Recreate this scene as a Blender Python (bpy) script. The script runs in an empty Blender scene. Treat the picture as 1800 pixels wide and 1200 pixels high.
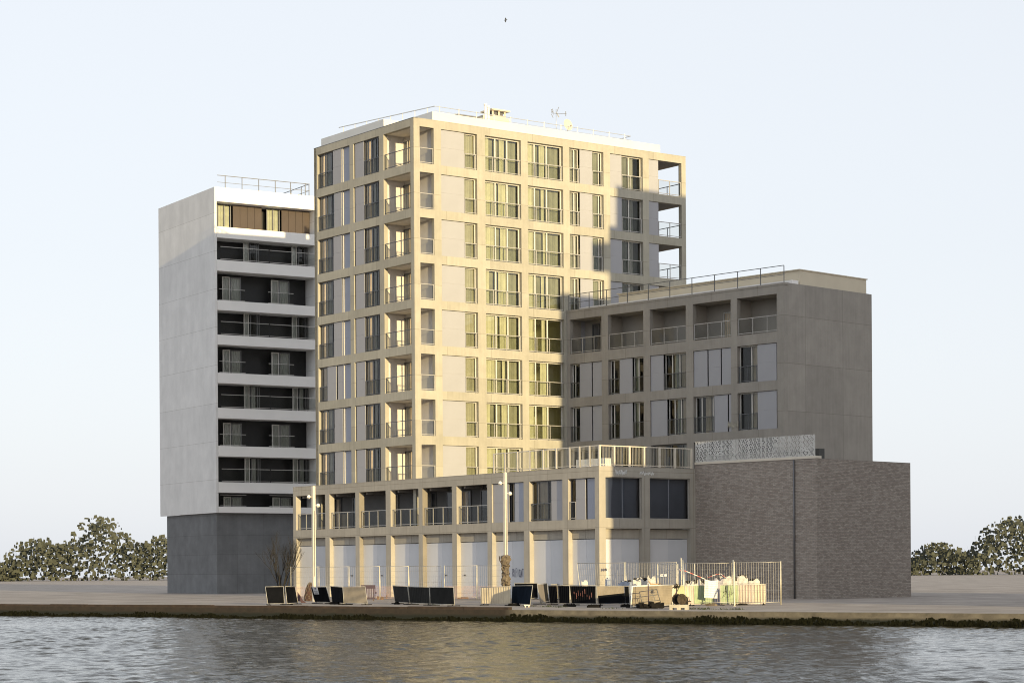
import bpy, math, random
import numpy as np
R = math.radians
rng = random.Random(7)
sc = bpy.context.scene
col = sc.collection

# ------------------------------------------------------------------ camera
CX, CY, F, HZ, ROLL, EYE = 900.0, 600.0, 3740.0, 1003.0, 0.0065, 1.7
cam_d = bpy.data.cameras.new('camera')
cam = bpy.data.objects.new('camera', cam_d); col.objects.link(cam)
cam.location = (0, 0, EYE)
cam.rotation_mode = 'XYZ'
cam.rotation_euler = (R(90), ROLL, 0)
cam_d.sensor_width = 36.0
cam_d.lens = F / 1800 * 36
cam_d.shift_y = (HZ - CY) / 1800
cam_d.clip_start = 0.5; cam_d.clip_end = 6000
sc.camera = cam

# ------------------------------------------------------------------ light
AL = -53.67                                   # heading of the shaded fronts, degrees from +X
SUN_EL = 6.5
a = R(8.5); al = R(AL)
uL = np.array([math.cos(al), math.sin(al)])    # along the shaded fronts, towards the near right
uR = np.array([-uL[1], uL[0]])                 # along the sunlit front, towards the far right
S2 = math.cos(a) * uL + math.sin(a) * -uR      # horizontal heading towards the sun
PP = np.array([-S2[1], S2[0]])
sun_d = bpy.data.lights.new('sun', 'SUN')
sun_d.energy = 3.15; sun_d.angle = R(0.45); sun_d.color = (1.0, 0.785, 0.42)
sun = bpy.data.objects.new('sun', sun_d); col.objects.link(sun)
sun.rotation_euler = (R(90 - SUN_EL), 0, math.atan2(S2[1], S2[0]) + R(90))
w = bpy.data.worlds.new('World'); sc.world = w; w.use_nodes = True
nt = w.node_tree; nt.nodes.clear()
sky = nt.nodes.new('ShaderNodeTexSky'); sky.sky_type = 'NISHITA'; sky.sun_disc = False
sky.sun_elevation = R(SUN_EL); sky.sun_rotation = math.pi / 2 - math.atan2(S2[1], S2[0])
sky.air_density = 1.0; sky.dust_density = 1.5; sky.ozone_density = 1.5
bg = nt.nodes.new('ShaderNodeBackground'); bg.inputs[1].default_value = 0.15
wo = nt.nodes.new('ShaderNodeOutputWorld')
hs_ = nt.nodes.new('ShaderNodeHueSaturation'); hs_.inputs['Saturation'].default_value = .42
veil = nt.nodes.new('ShaderNodeMix'); veil.data_type = 'RGBA'; veil.inputs[0].default_value = .8; veil.inputs[7].default_value = (3.0, 3.14, 3.38, 1)   # thin high haze over the whole sky
nt.links.new(sky.outputs[0], hs_.inputs['Color']); nt.links.new(hs_.outputs[0], veil.inputs[6]); nt.links.new(veil.outputs[2], bg.inputs[0]); nt.links.new(bg.outputs[0], wo.inputs[0])
vs = sc.view_settings
vs.view_transform = 'Standard'; vs.look = 'None'; vs.gamma = 1; vs.use_curve_mapping = False
vs.exposure = 0.95
sc.render.engine = 'CYCLES'
sc.cycles.use_denoising = True; sc.cycles.filter_width = 1.05
sc.cycles.max_bounces = 8; sc.cycles.transparent_max_bounces = 24
sc.cycles.caustics_reflective = False; sc.cycles.caustics_refractive = False

# ------------------------------------------------------------------ tools
def at(px, py, Y):
    """point in the place that stands Y metres away and is seen at this pixel of the 1800 px photograph"""
    dx, dy = px - CX, py - HZ
    c, s = math.cos(ROLL), math.sin(ROLL)
    return ((dx * c + dy * s) / F * Y, Y, EYE - (-dx * s + dy * c) / F * Y)
def on(px, py, z=0.0):
    dx, dy = px - CX, py - HZ
    c, s = math.cos(ROLL), math.sin(ROLL)
    ry = (-dx * s + dy * c) / F
    Y = (EYE - z) / ry
    return ((dx * c + dy * s) / F * Y, Y, z)

def mat(name, base, rough=0.6, metal=0.0, spec=0.5, noise=None, bump=None, emit=None):
    """noise=(scale, amount, detail) tone variation; bump=(scale, strength)"""
    m = bpy.data.materials.new(name); m.use_nodes = True
    t = m.node_tree; b = t.nodes['Principled BSDF']
    b.inputs['Base Color'].default_value = (*base, 1)
    b.inputs['Roughness'].default_value = rough; b.inputs['Metallic'].default_value = metal
    b.inputs['Specular IOR Level'].default_value = spec
    tc = t.nodes.new('ShaderNodeTexCoord')
    if noise:
        n = t.nodes.new('ShaderNodeTexNoise'); n.inputs['Scale'].default_value = noise[0]; n.inputs['Detail'].default_value = noise[2] if len(noise) > 2 else 4
        t.links.new(tc.outputs['Object'], n.inputs['Vector'])
        mr = t.nodes.new('ShaderNodeMapRange'); mr.inputs[1].default_value = .3; mr.inputs[2].default_value = .7
        mr.inputs[3].default_value = 1 - noise[1]; mr.inputs[4].default_value = 1 + noise[1]
        t.links.new(n.outputs[0], mr.inputs[0])
        mx = t.nodes.new('ShaderNodeMix'); mx.data_type = 'RGBA'; mx.blend_type = 'MULTIPLY'; mx.inputs[0].default_value = 1
        mx.inputs[6].default_value = (*base, 1); t.links.new(mr.outputs[0], mx.inputs[7])
        t.links.new(mx.outputs[2], b.inputs['Base Color'])
    if bump:
        n2 = t.nodes.new('ShaderNodeTexNoise'); n2.inputs['Scale'].default_value = bump[0]; n2.inputs['Detail'].default_value = 5
        t.links.new(tc.outputs['Object'], n2.inputs['Vector'])
        bp = t.nodes.new('ShaderNodeBump'); bp.inputs['Strength'].default_value = bump[1]; bp.inputs['Distance'].default_value = .02
        t.links.new(n2.outputs[0], bp.inputs['Height']); t.links.new(bp.outputs[0], b.inputs['Normal'])
    return m

def math_node(t, op, a_, b_=None):
    n = t.nodes.new('ShaderNodeMath'); n.operation = op
    for i, v in enumerate((a_, b_)):
        if v is None: continue
        if isinstance(v, (int, float)): n.inputs[i].default_value = v
        else: t.links.new(v, n.inputs[i])
    return n.outputs[0]

def concrete(name, base, panel=(3.6, 3.0), off=(0, 0), amt=.07, stain=.12):
    """precast concrete: panels of slightly different tone, thin joints, clouding and runs of dirt"""
    m = bpy.data.materials.new(name); m.use_nodes = True
    t = m.node_tree; b = t.nodes['Principled BSDF']; b.inputs['Roughness'].default_value = .85; b.inputs['Specular IOR Level'].default_value = .25
    tc = t.nodes.new('ShaderNodeTexCoord')
    sp = t.nodes.new('ShaderNodeSeparateXYZ'); t.links.new(tc.outputs['Object'], sp.inputs[0])
    cb = t.nodes.new('ShaderNodeCombineXYZ')
    t.links.new(math_node(t, 'ADD', sp.outputs[0], off[0]), cb.inputs[0]); t.links.new(math_node(t, 'ADD', sp.outputs[2], off[1]), cb.inputs[1])
    br = t.nodes.new('ShaderNodeTexBrick'); br.offset = 0.0
    br.inputs['Scale'].default_value = 1; br.inputs['Brick Width'].default_value = panel[0]; br.inputs['Row Height'].default_value = panel[1]
    br.inputs['Mortar Size'].default_value = .012; br.inputs['Mortar Smooth'].default_value = .2; br.inputs['Bias'].default_value = 0
    br.inputs['Color1'].default_value = (1 - amt,) * 3 + (1,); br.inputs['Color2'].default_value = (1 + amt,) * 3 + (1,); br.inputs['Mortar'].default_value = (.62, .6, .58, 1)
    t.links.new(cb.outputs[0], br.inputs['Vector'])
    n = t.nodes.new('ShaderNodeTexNoise'); n.inputs['Scale'].default_value = .9; n.inputs['Detail'].default_value = 7; n.inputs['Roughness'].default_value = .62
    t.links.new(tc.outputs['Object'], n.inputs['Vector'])
    mr = t.nodes.new('ShaderNodeMapRange'); mr.inputs[1].default_value = .3; mr.inputs[2].default_value = .72; mr.inputs[3].default_value = 1 - stain; mr.inputs[4].default_value = 1 + stain * .6
    t.links.new(n.outputs[0], mr.inputs[0])
    mp = t.nodes.new('ShaderNodeMapping'); mp.inputs['Scale'].default_value = (4.5, 1, .35); t.links.new(tc.outputs['Object'], mp.inputs[0])
    n2 = t.nodes.new('ShaderNodeTexNoise'); n2.inputs['Scale'].default_value = 1.0; n2.inputs['Detail'].default_value = 4; t.links.new(mp.outputs[0], n2.inputs['Vector'])
    mr2 = t.nodes.new('ShaderNodeMapRange'); mr2.inputs[1].default_value = .35; mr2.inputs[2].default_value = .7; mr2.inputs[3].default_value = .94; mr2.inputs[4].default_value = 1.04
    t.links.new(n2.outputs[0], mr2.inputs[0])
    k = math_node(t, 'MULTIPLY', mr.outputs[0], mr2.outputs[0])
    m1 = t.nodes.new('ShaderNodeMix'); m1.data_type = 'RGBA'; m1.blend_type = 'MULTIPLY'; m1.inputs[0].default_value = 1
    m1.inputs[6].default_value = (*base, 1); t.links.new(br.outputs[0], m1.inputs[7])
    m2 = t.nodes.new('ShaderNodeMix'); m2.data_type = 'RGBA'; m2.blend_type = 'MULTIPLY'; m2.inputs[0].default_value = 1
    t.links.new(m1.outputs[2], m2.inputs[6]); t.links.new(k, m2.inputs[7])
    t.links.new(m2.outputs[2], b.inputs['Base Color'])
    bp = t.nodes.new('ShaderNodeBump'); bp.inputs['Strength'].default_value = .08; bp.inputs['Distance'].default_value = .01
    n3 = t.nodes.new('ShaderNodeTexNoise'); n3.inputs['Scale'].default_value = 14; n3.inputs['Detail'].default_value = 5; t.links.new(tc.outputs['Object'], n3.inputs['Vector'])
    t.links.new(n3.outputs[0], bp.inputs['Height']); t.links.new(bp.outputs[0], b.inputs['Normal'])
    return m

def glass(name, tint, refl=1.0, rough=0.0):
    m = bpy.data.materials.new(name); m.use_nodes = True
    t = m.node_tree; t.nodes.clear()
    o = t.nodes.new('ShaderNodeOutputMaterial')
    tr = t.nodes.new('ShaderNodeBsdfTransparent'); tr.inputs[0].default_value = (*tint, 1)
    gl = t.nodes.new('ShaderNodeBsdfGlossy'); gl.inputs['Roughness'].default_value = rough; gl.inputs[0].default_value = (.92, .92, .92, 1)
    fr = t.nodes.new('ShaderNodeFresnel'); fr.inputs[0].default_value = 1.5
    mx = t.nodes.new('ShaderNodeMixShader')
    k = math_node(t, 'MULTIPLY', fr.outputs[0], refl * 1.8); k = math_node(t, 'MINIMUM', k, 1.0)
    tc = t.nodes.new('ShaderNodeTexCoord'); n = t.nodes.new('ShaderNodeTexNoise'); n.inputs['Scale'].default_value = .7; n.inputs['Detail'].default_value = 1
    t.links.new(tc.outputs['Object'], n.inputs['Vector'])
    bp = t.nodes.new('ShaderNodeBump'); bp.inputs['Strength'].default_value = .12; bp.inputs['Distance'].default_value = .06
    t.links.new(n.outputs[0], bp.inputs['Height']); t.links.new(bp.outputs[0], gl.inputs['Normal'])
    t.links.new(k, mx.inputs[0]); t.links.new(tr.outputs[0], mx.inputs[1]); t.links.new(gl.outputs[0], mx.inputs[2])
    t.links.new(mx.outputs[0], o.inputs[0])
    return m

M = {}
M['concrete'] = concrete('concrete', (.425, .40, .33), off=(1.0, .35))
M['concrete_wing'] = concrete('concrete_wing', (.335, .31, .275), panel=(3.85, 3.0), off=(2.1, .35))
M['concrete_podium'] = concrete('concrete_podium', (.41, .38, .325), panel=(1.92, 3.3), off=(.4, -.9), amt=.035)
M['shutter'] = mat('shutter_aluminium', (.37, .37, .39), .6, 0, .2, noise=(.5, .05))
M['panel_blue'] = mat('reflecting_panel', (.34, .36, .42), .4, .0, .3, noise=(.4, .06))  # bluish sky reflection put into the base colour
M['frame'] = mat('window_frame', (.60, .58, .54), .5, .0, noise=(3, .05))
M['frame_dark'] = mat('dark_frame', (.16, .16, .165), .45, .4, noise=(3, .08))
M['rail'] = mat('railing_metal', (.42, .405, .38), .45, .1, noise=(4, .08))
M['rail_dark'] = mat('railing_metal_dark', (.11, .115, .125), .45, .5, noise=(4, .08))
M['glass'] = glass('window_glass', (.90, .92, .82))
M['glass_cool'] = glass('cool_glass', (.80, .83, .82), .55)
M['glass_rail'] = glass('railing_glass', (.88, .89, .87), .2)
M['glass_dark'] = glass('dark_glass', (.68, .71, .76), .6)
M['curtain'] = mat('curtain_cloth', (.62, .60, .44), .9, noise=(2, .12))
M['curtain_green'] = mat('curtain_green', (.55, .54, .445), .9, noise=(2, .12))
M['net_curtain'] = mat('net_curtain', (.40, .385, .33), .9, noise=(2, .12))
M['net_dark'] = mat('grey_net_curtain', (.27, .27, .225), .9, noise=(1.2, .2))
M['curtain_warm'] = mat('curtain_warm', (.74, .60, .44), .9, noise=(2, .1))
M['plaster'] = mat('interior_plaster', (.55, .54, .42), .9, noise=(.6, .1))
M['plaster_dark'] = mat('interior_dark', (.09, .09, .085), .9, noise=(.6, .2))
M['loggia'] = mat('loggia_plaster', (.68, .64, .59), .8, noise=(.8, .06))
M['podium_inner'] = mat('grey_inner_wall', (.13, .13, .13), .8, noise=(.8, .1))
M['blind_blue'] = mat('dark_blue_blind', (.25, .27, .31), .8, noise=(.4, .15))
M['loggia_taupe'] = mat('taupe_loggia', (.36, .33, .29), .8, noise=(.8, .1))
M['soffit'] = mat('soffit', (.28, .265, .25), .9, noise=(1.5, .12))
M['white'] = mat('white_render', (.84, .82, .79), .7, noise=(.7, .03))
M['roof'] = mat('roof_membrane', (.34, .33, .31), .9, noise=(.6, .1))
M['cream'] = mat('cream_render', (.62, .55, .42), .8, noise=(.7, .05))
M['steel'] = mat('galvanised_steel', (.55, .54, .50), .38, .75, noise=(6, .12))
M['post_cream'] = mat('cream_paint', (.66, .60, .50), .45, .1, noise=(2, .06))

class MB:
    def __init__(s): s.v = []; s.f = []; s.smooth = []
    def quad(s, a_, b_, c_, d_, sm=False):
        n = len(s.v); s.v += [a_, b_, c_, d_]; s.f.append((n, n + 1, n + 2, n + 3)); s.smooth.append(sm)
    def box(s, x0, x1, y0, y1, z0, z1):
        if x0 > x1: x0, x1 = x1, x0
        if y0 > y1: y0, y1 = y1, y0
        if z0 > z1: z0, z1 = z1, z0
        n = len(s.v)
        s.v += [(x0, y0, z0), (x1, y0, z0), (x1, y1, z0), (x0, y1, z0), (x0, y0, z1), (x1, y0, z1), (x1, y1, z1), (x0, y1, z1)]
        s.f += [(n, n + 3, n + 2, n + 1), (n + 4, n + 5, n + 6, n + 7), (n, n + 1, n + 5, n + 4), (n + 1, n + 2, n + 6, n + 5), (n + 2, n + 3, n + 7, n + 6), (n + 3, n, n + 4, n + 7)]
        s.smooth += [False] * 6
    def hexa(s, p):
        n = len(s.v); s.v += [tuple(q) for q in p]
        s.f += [(n, n + 3, n + 2, n + 1), (n + 4, n + 5, n + 6, n + 7), (n, n + 1, n + 5, n + 4), (n + 1, n + 2, n + 6, n + 5), (n + 2, n + 3, n + 7, n + 6), (n + 3, n, n + 4, n + 7)]
        s.smooth += [False] * 6
    def prism(s, pts, z0, z1):
        n = len(s.v); k = len(pts)
        s.v += [(p[0], p[1], z0) for p in pts] + [(p[0], p[1], z1) for p in pts]
        s.f += [tuple(n + i for i in reversed(range(k))), tuple(n + k + i for i in range(k))]
        for i in range(k):
            j = (i + 1) % k; s.f.append((n + i, n + j, n + k + j, n + k + i))
        s.smooth += [False] * (k + 2)
    def tube(s, pts, r, seg=6, caps=True):
        pts = [np.array(p, float) for p in pts]
        rs = r if isinstance(r, (list, tuple)) else [r] * len(pts)
        base = len(s.v)
        for i, p in enumerate(pts):
            d = (pts[min(i + 1, len(pts) - 1)] - pts[max(i - 1, 0)]); L = np.linalg.norm(d); d = d / L if L > 0 else np.array([0, 0, 1.])
            ref = np.array([0, 0, 1.]) if abs(d[2]) < .9 else np.array([1., 0, 0])
            x = np.cross(d, ref); x /= np.linalg.norm(x); y = np.cross(d, x)
            for k in range(seg):
                t = 2 * math.pi * k / seg
                s.v.append(tuple(p + rs[i] * (math.cos(t) * x + math.sin(t) * y)))
        for i in range(len(pts) - 1):
            for k in range(seg):
                k2 = (k + 1) % seg; q = base + i * seg
                s.f.append((q + k, q + k2, q + seg + k2, q + seg + k)); s.smooth.append(seg > 4)
        if caps:
            s.f.append(tuple(base + k for k in reversed(range(seg)))); s.f.append(tuple(base + (len(pts) - 1) * seg + k for k in range(seg))); s.smooth += [False, False]
    def bar(s, p, q, wx=.04, wy=None):
        """square bar from p to q"""
        p = np.array(p, float); q = np.array(q, float); d = q - p; d /= np.linalg.norm(d)
        ref = np.array([0, 0, 1.]) if abs(d[2]) < .9 else np.array([1., 0, 0])
        x = np.cross(d, ref); x /= np.linalg.norm(x); y = np.cross(x, d); wy = wy or wx
        c = [(-1, -1), (1, -1), (1, 1), (-1, 1)]
        s.hexa([p + x * wx / 2 * i + y * wy / 2 * j for i, j in c] + [q + x * wx / 2 * i + y * wy / 2 * j for i, j in c])
    def lathe(s, prof, seg=20, c=(0, 0, 0)):
        base = len(s.v)
        for r_, z in prof:
            for k in range(seg):
                t = 2 * math.pi * k / seg; s.v.append((c[0] + r_ * math.cos(t), c[1] + r_ * math.sin(t), c[2] + z))
        for i in range(len(prof) - 1):
            for k in range(seg):
                k2 = (k + 1) % seg; q = base + i * seg
                s.f.append((q + k, q + k2, q + seg + k2, q + seg + k)); s.smooth.append(True)
        s.f.append(tuple(base + k for k in reversed(range(seg)))); s.f.append(tuple(base + (len(prof) - 1) * seg + k for k in range(seg))); s.smooth += [False, False]
    def mesh(s, name, m=None, sub=None):
        if sub is not None:
            c = np.array(sub, float); s.v = [tuple(np.array(p, float) - c) for p in s.v]
        me = bpy.data.meshes.new(name); me.from_pydata([tuple(map(float, p)) for p in s.v], [], s.f)
        me.polygons.foreach_set('use_smooth', s.smooth)
        if m: me.materials.append(m)
        me.update()
        return me

def obj(name, me, parent=None, loc=(0, 0, 0), rz=0):
    o = bpy.data.objects.new(name, me); col.objects.link(o)
    o.location = loc; o.rotation_euler = (0, 0, rz)
    if parent: o.parent = parent
    return o
def tag(o, label=None, cat=None, group=None, kind=None):
    if label: o['label'] = label
    if cat: o['category'] = cat
    if group: o['group'] = group
    if kind: o['kind'] = kind
    return o
def thing(name, loc, label, cat, group=None, rz=0):
    return tag(obj(name, None, None, loc, rz), label, cat, group)

class Fac:
    """an upright front: u runs left to right, d goes into the building, z up"""
    def __init__(s, o, ang, root):
        s.o = np.array(o, float); s.ang = ang; r = R(ang); s.rz = r
        s.u = np.array([math.cos(r), math.sin(r)]); s.n = np.array([-s.u[1], s.u[0]]); s.root = root
        s.ro = np.array(root.location[:2]) if root else np.zeros(2)
    def pt(s, u, d): return s.o + s.u * u + s.n * d
    def put(s, name, me, u=0, d=0, z=0):
        p = s.pt(u, d) - s.ro
        return obj(name, me, s.root, (p[0], p[1], z), s.rz)

def wall_mesh(name, m, u0, u1, z0, z1, ops, t=.3, d0=0.0, ends=True):
    """wall slab with rectangular openings (u0,u1,z0,z1) and their reveals"""
    us = sorted({round(x, 4) for x in [u0, u1] + [v for o in ops for v in o[:2]] if u0 - 1e-6 <= x <= u1 + 1e-6})
    zs = sorted({round(x, 4) for x in [z0, z1] + [v for o in ops for v in o[2:4]] if z0 - 1e-6 <= x <= z1 + 1e-6})
    nu, nz = len(us) - 1, len(zs) - 1
    solid = np.ones((nu + 2, nz + 2), bool); solid[0] = solid[-1] = False; solid[:, 0] = solid[:, -1] = False
    for i in range(nu):
        for k in range(nz):
            cu, cz = (us[i] + us[i + 1]) / 2, (zs[k] + zs[k + 1]) / 2
            if any(o[0] < cu < o[1] and o[2] < cz < o[3] for o in ops): solid[i + 1, k + 1] = False
    b = MB(); y0, y1 = d0, d0 + t
    for i in range(nu):
        for k in range(nz):
            if not solid[i + 1, k + 1]: continue
            a0, a1, c0, c1 = us[i], us[i + 1], zs[k], zs[k + 1]
            b.quad((a0, y0, c0), (a1, y0, c0), (a1, y0, c1), (a0, y0, c1))
            b.quad((a1, y1, c0), (a0, y1, c0), (a0, y1, c1), (a1, y1, c1))
            if not solid[i, k + 1]: b.quad((a0, y1, c0), (a0, y0, c0), (a0, y0, c1), (a0, y1, c1))
            if not solid[i + 2, k + 1]: b.quad((a1, y0, c0), (a1, y1, c0), (a1, y1, c1), (a1, y0, c1))
            if not solid[i + 1, k]: b.quad((a0, y0, c0), (a0, y1, c0), (a1, y1, c0), (a1, y0, c0))
            if not solid[i + 1, k + 2]: b.quad((a0, y0, c1), (a1, y0, c1), (a1, y1, c1), (a0, y1, c1))
    return b.mesh(name, m)

CACHE = {}
def cached(key, fn):
    if key not in CACHE: CACHE[key] = fn()
    return CACHE[key]

def window(F_, u0, u1, z0, z1, d=.3, cuts=(), fm='frame', gm='glass', fr=.07, curt=(), cd=.14, back=None):
    """framed window; cuts = mullion positions as fractions; curt = (from, to, material) fractions of the width"""
    w_, h_ = round(u1 - u0, 2), round(z1 - z0, 2)
    def mk():
        b = MB(); t = .07
        b.box(0, fr, 0, t, 0, h_); b.box(w_ - fr, w_, 0, t, 0, h_); b.box(fr, w_ - fr, 0, t, 0, fr); b.box(fr, w_ - fr, 0, t, h_ - fr, h_)
        for c in cuts: b.box(w_ * c - fr * .6, w_ * c + fr * .6, .004, t - .004, fr, h_ - fr)
        return b.mesh('window', M[fm])
    o = F_.put('window', cached(('w', w_, h_, tuple(cuts), fm, fr), mk), u0, d, z0)
    def mg():
        b = MB(); b.quad((fr * .5, .035, fr * .5), (w_ - fr * .5, .035, fr * .5), (w_ - fr * .5, .035, h_ - fr * .5), (fr * .5, .035, h_ - fr * .5)); return b.mesh('pane', M[gm])
    obj('pane', cached(('g', w_, h_, gm, fr), mg), o)
    for (c0, c1, cm, cd) in [(c_[0], c_[1], c_[2], cd) for c_ in curt] + ([(.0, 1., back, .32)] if back else []):
        def mc():
            b = MB(); n = max(4, int((c1 - c0) * w_ / .045)); pr = None
            for i in range(n + 1):
                x = w_ * (c0 + (c1 - c0) * i / n); y = cd + .035 * math.sin(i * 1.9 + w_) + .012 * math.sin(i * .7)
                cur = ((x, y, .03), (x, y, h_ - .03))
                if pr: b.quad(pr[0], cur[0], cur[1], pr[1], True)
                pr = cur
            return b.mesh('curtain', M[cm])
        obj('curtain', cached(('c', w_, h_, c0, c1, cm, cd), mc), o)
    return o

def shutter(F_, u0, u1, z0, z1, d=.06, m='shutter', split=.5):
    w_, h_ = round(u1 - u0, 2), round(z1 - z0, 2)
    def mk():
        b = MB(); zc = h_ * split
        b.box(0, w_, 0, .04, .02, zc - .006); b.box(0, w_, 0, .04, zc + .006, h_ - .03); b.box(.02, w_ - .02, .012, .03, zc - .006, zc + .006)
        b.box(0, w_, .005, .035, 0.001, .0195)
        return b.mesh('shutter', M[m])
    return F_.put('shutter', cached(('s', w_, h_, m), mk), u0, d, z0)

def railing(F_, u0, u1, z0, d=.04, posts=(0, 1), h=1.05, m='rail', gm='glass_rail', name='railing', bars=0, t=.045, end=True):
    w_ = round(u1 - u0, 2)
    def mk():
        b = MB()
        b.box(0, w_, -.005, t + .005, h - .045, h); b.box(0, w_, 0, t, .07, .11)
        for p in posts:
            x = min(max(w_ * p, t / 2), w_ - t / 2); b.box(x - t / 2, x + t / 2, .004, t - .004, .0, h - .045)
        for i in range(bars):
            x = w_ * (i + .5) / bars; b.box(x - .008, x + .008, .012, .028, .11, h - .045)
        return b.mesh('railing', M[m])
    o = F_.put(name, cached(('r', w_, tuple(posts), h, m, bars, t), mk), u0, d, z0)
    if gm:
        def mg():
            b = MB(); b.quad((.03, .022, .12), (w_ - .03, .022, .12), (w_ - .03, .022, h - .06), (.03, .022, h - .06)); return b.mesh('glass_panel', M[gm])
        obj('glass_panel', cached(('rg', w_, h, gm), mg), o)
    return o

def rooms(F_, edges, zs, d0, d1, m='plaster', name='interior'):
    """lining of the rooms behind a front: partitions at the edges, floors at zs (pairs z0,z1 of each room)"""
    b = MB()
    for i in range(len(edges) - 1):
        e0, e1 = edges[i] + .06, edges[i + 1] - .06
        for (z0, z1) in zs:
            b.quad((e0, d1, z0), (e1, d1, z0), (e1, d1, z1), (e0, d1, z1))
            b.quad((e0, d0, z0), (e0, d1, z0), (e0, d1, z1), (e0, d0, z1))
            b.quad((e1, d1, z0), (e1, d0, z0), (e1, d0, z1), (e1, d1, z1))
            b.quad((e0, d0, z0), (e1, d0, z0), (e1, d1, z0), (e0, d1, z0))
            b.quad((e0, d1, z1), (e1, d1, z1), (e1, d0, z1), (e0, d0, z1))
    return F_.put(name, b.mesh(name, M[m]))

# ------------------------------------------------------------------ frames of the place
C = np.array([(737 - CX) / F * 140 + (204 - HZ) * ROLL / F * 140, 140.0])      # near corner of the tower
tower = thing('apartment_tower', (C[0], C[1], 0), 'tall concrete grid apartment tower, sunlit on its right side, with white shutters', 'apartment building')
TL = Fac(C, AL, tower); TR = Fac(C, AL + 90, tower)
podium = thing('podium_building', (*(C - uR * .5), 0), 'low two storey concrete block with white boarded bays in front of the tower', 'commercial building')
P = Fac(C - uR * .5, AL, podium)
Q = Fac(P.pt(19.89, 0), AL + 90, podium)
W0 = TR.pt(12.63, 0)
wing = thing('apartment_wing', (W0[0], W0[1], 0), 'shaded grey apartment wing that joins the tower on the right', 'apartment building')
W = Fac(W0, -46.4, wing)
B0 = Q.pt(7.43, 0)
brick = thing('brick_building', (B0[0], B0[1], 0), 'low grey brown brick building with a pierced white screen on top', 'commercial building')
B = Fac(B0, -46.4, brick)

# =============================================================== TOWER
NF = 8
tops = [31.04 - 2.994 * k for k in range(NF)]
rows = [(t - 2.41, t) for t in tops]
low = (4.7, 7.1)
TRO = [(0.48, 1.61), (2.19, 5.12), (5.78, 8.8), (9.37, 12.43), (12.98, 16.02), (16.61, 19.61), (20.17, 23.25)]
TLO = [(-12.21, -7.94), (-7.45, -4.21), (-3.64, -.39)]
H_T = 31.55
TR.put('wall', wall_mesh('wall', M['concrete'], 0, 23.65, 0, H_T, [(u0, u1, z0, z1) for (u0, u1) in TRO for (z0, z1) in rows]))
TL.put('wall', wall_mesh('wall', M['concrete'], -12.65, -.301, 7.635, H_T, [(u0, u1, z0, z1) for (u0, u1) in TLO for (z0, z1) in rows]))
# left pier of the corner continues the left front up to the corner
TL.put('wall', wall_mesh('wall', M['concrete'], -.300, 0, 0, H_T, [], t=.02, d0=-.003))
# far side and back of the tower
FR = Fac(TR.pt(23.65, .3), AL + 180, tower)         # right end, u runs away from the viewer
FR.put('wall', wall_mesh('wall', M['concrete'], 0, 12.35, 0, H_T, [(.15, 3.1, z0, z1) for (z0, z1) in rows]))
b = MB(); b.box(-12.65, -.3, 23.35, 23.36, 0, .1)
BK = Fac(TR.pt(23.65, 12.65), AL + 270, tower)
BK.put('wall', wall_mesh('wall', M['concrete'], 0, 23.65, 0, H_T, [(u0, u1, z0, z1) for u0, u1 in [(1 + 3.7 * i, 3.6 + 3.7 * i) for i in range(6)] for z0, z1 in rows]))
LB = Fac(TL.pt(-12.65, 23.35), AL - 90, tower)
LB.put('wall', wall_mesh('wall', M['concrete'], 0, 23.04, 0, H_T, [(21.0, 22.2, z0, z1) for z0, z1 in rows]))
# core block + slabs, in (r along the sunlit front, l away behind it)
b = MB()
b.box(3.9, 23.3, 3.75, 12.3, 7.7, 31.2)
TR.put('core', b.mesh('core', M['plaster_dark']))
b = MB(); b.box(.3, 23.34, .301, 12.34, 31.09, 31.40)
TR.put('roof', b.mesh('roof', M['roof']))
zr = [(z0 - .0, z1 + .0) for z0, z1 in rows]
rooms(TR, [1.9, 5.45, 9.09, 12.7, 16.31, 19.95], zr, .301, 3.7)
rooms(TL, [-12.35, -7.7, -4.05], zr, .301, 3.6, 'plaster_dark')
# loggia at the near corner: floors, ceilings and the two inner walls
def slab(x0, x1, y0, y1, m):
    for k in range(NF + 1):
        zt = rows[k][0] if k < NF else None
        zb, zu = (rows[0][1], rows[0][1] + .05) if k == NF else (rows[k + 1][1] if k < NF - 1 else zt - .3, zt)
        b = MB(); b.box(x0, x1, y0, y1, 0, zu - zb - .004); TR.put('loggia_floor' if k < NF else 'loggia_ceiling', b.mesh('loggia_floor', M[m]), 0, 0, zb + .002)
slab(.301, 1.84, .302, 3.98, 'loggia')
for (z0, z1) in rows:
    b = MB(); b.prism([(1.84, .302), (1.84, 3.98), (.302, 3.98), (.302, 3.72), (1.7, 3.72), (1.7, .302)], 0, z1 - z0)
    TR.put('loggia_wall', cached('lgw', lambda: b.mesh('loggia_wall', M['loggia'])), 0, 0, z0)
LG = Fac(TL.pt(0, 1.7), AL, tower)                    # inner wall seen through the left opening
for k, (z0, z1) in enumerate(rows):
    window(LG, -4.6 + .85, -2.2, z0 + .02, z1 - .25, -.08, (.35, .68), 'frame_dark' if k else 'frame', 'glass_cool', .06, ((.36, .97, 'curtain_warm'),), cd=.045)
    if k:
        b = MB(); b.box(-.04, .04, -.04, .04, 0, 2.4)
        LG.put('post', cached('lgpost', lambda: b.mesh('post', M['white'])), -1.5, -.6, z0)
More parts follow.
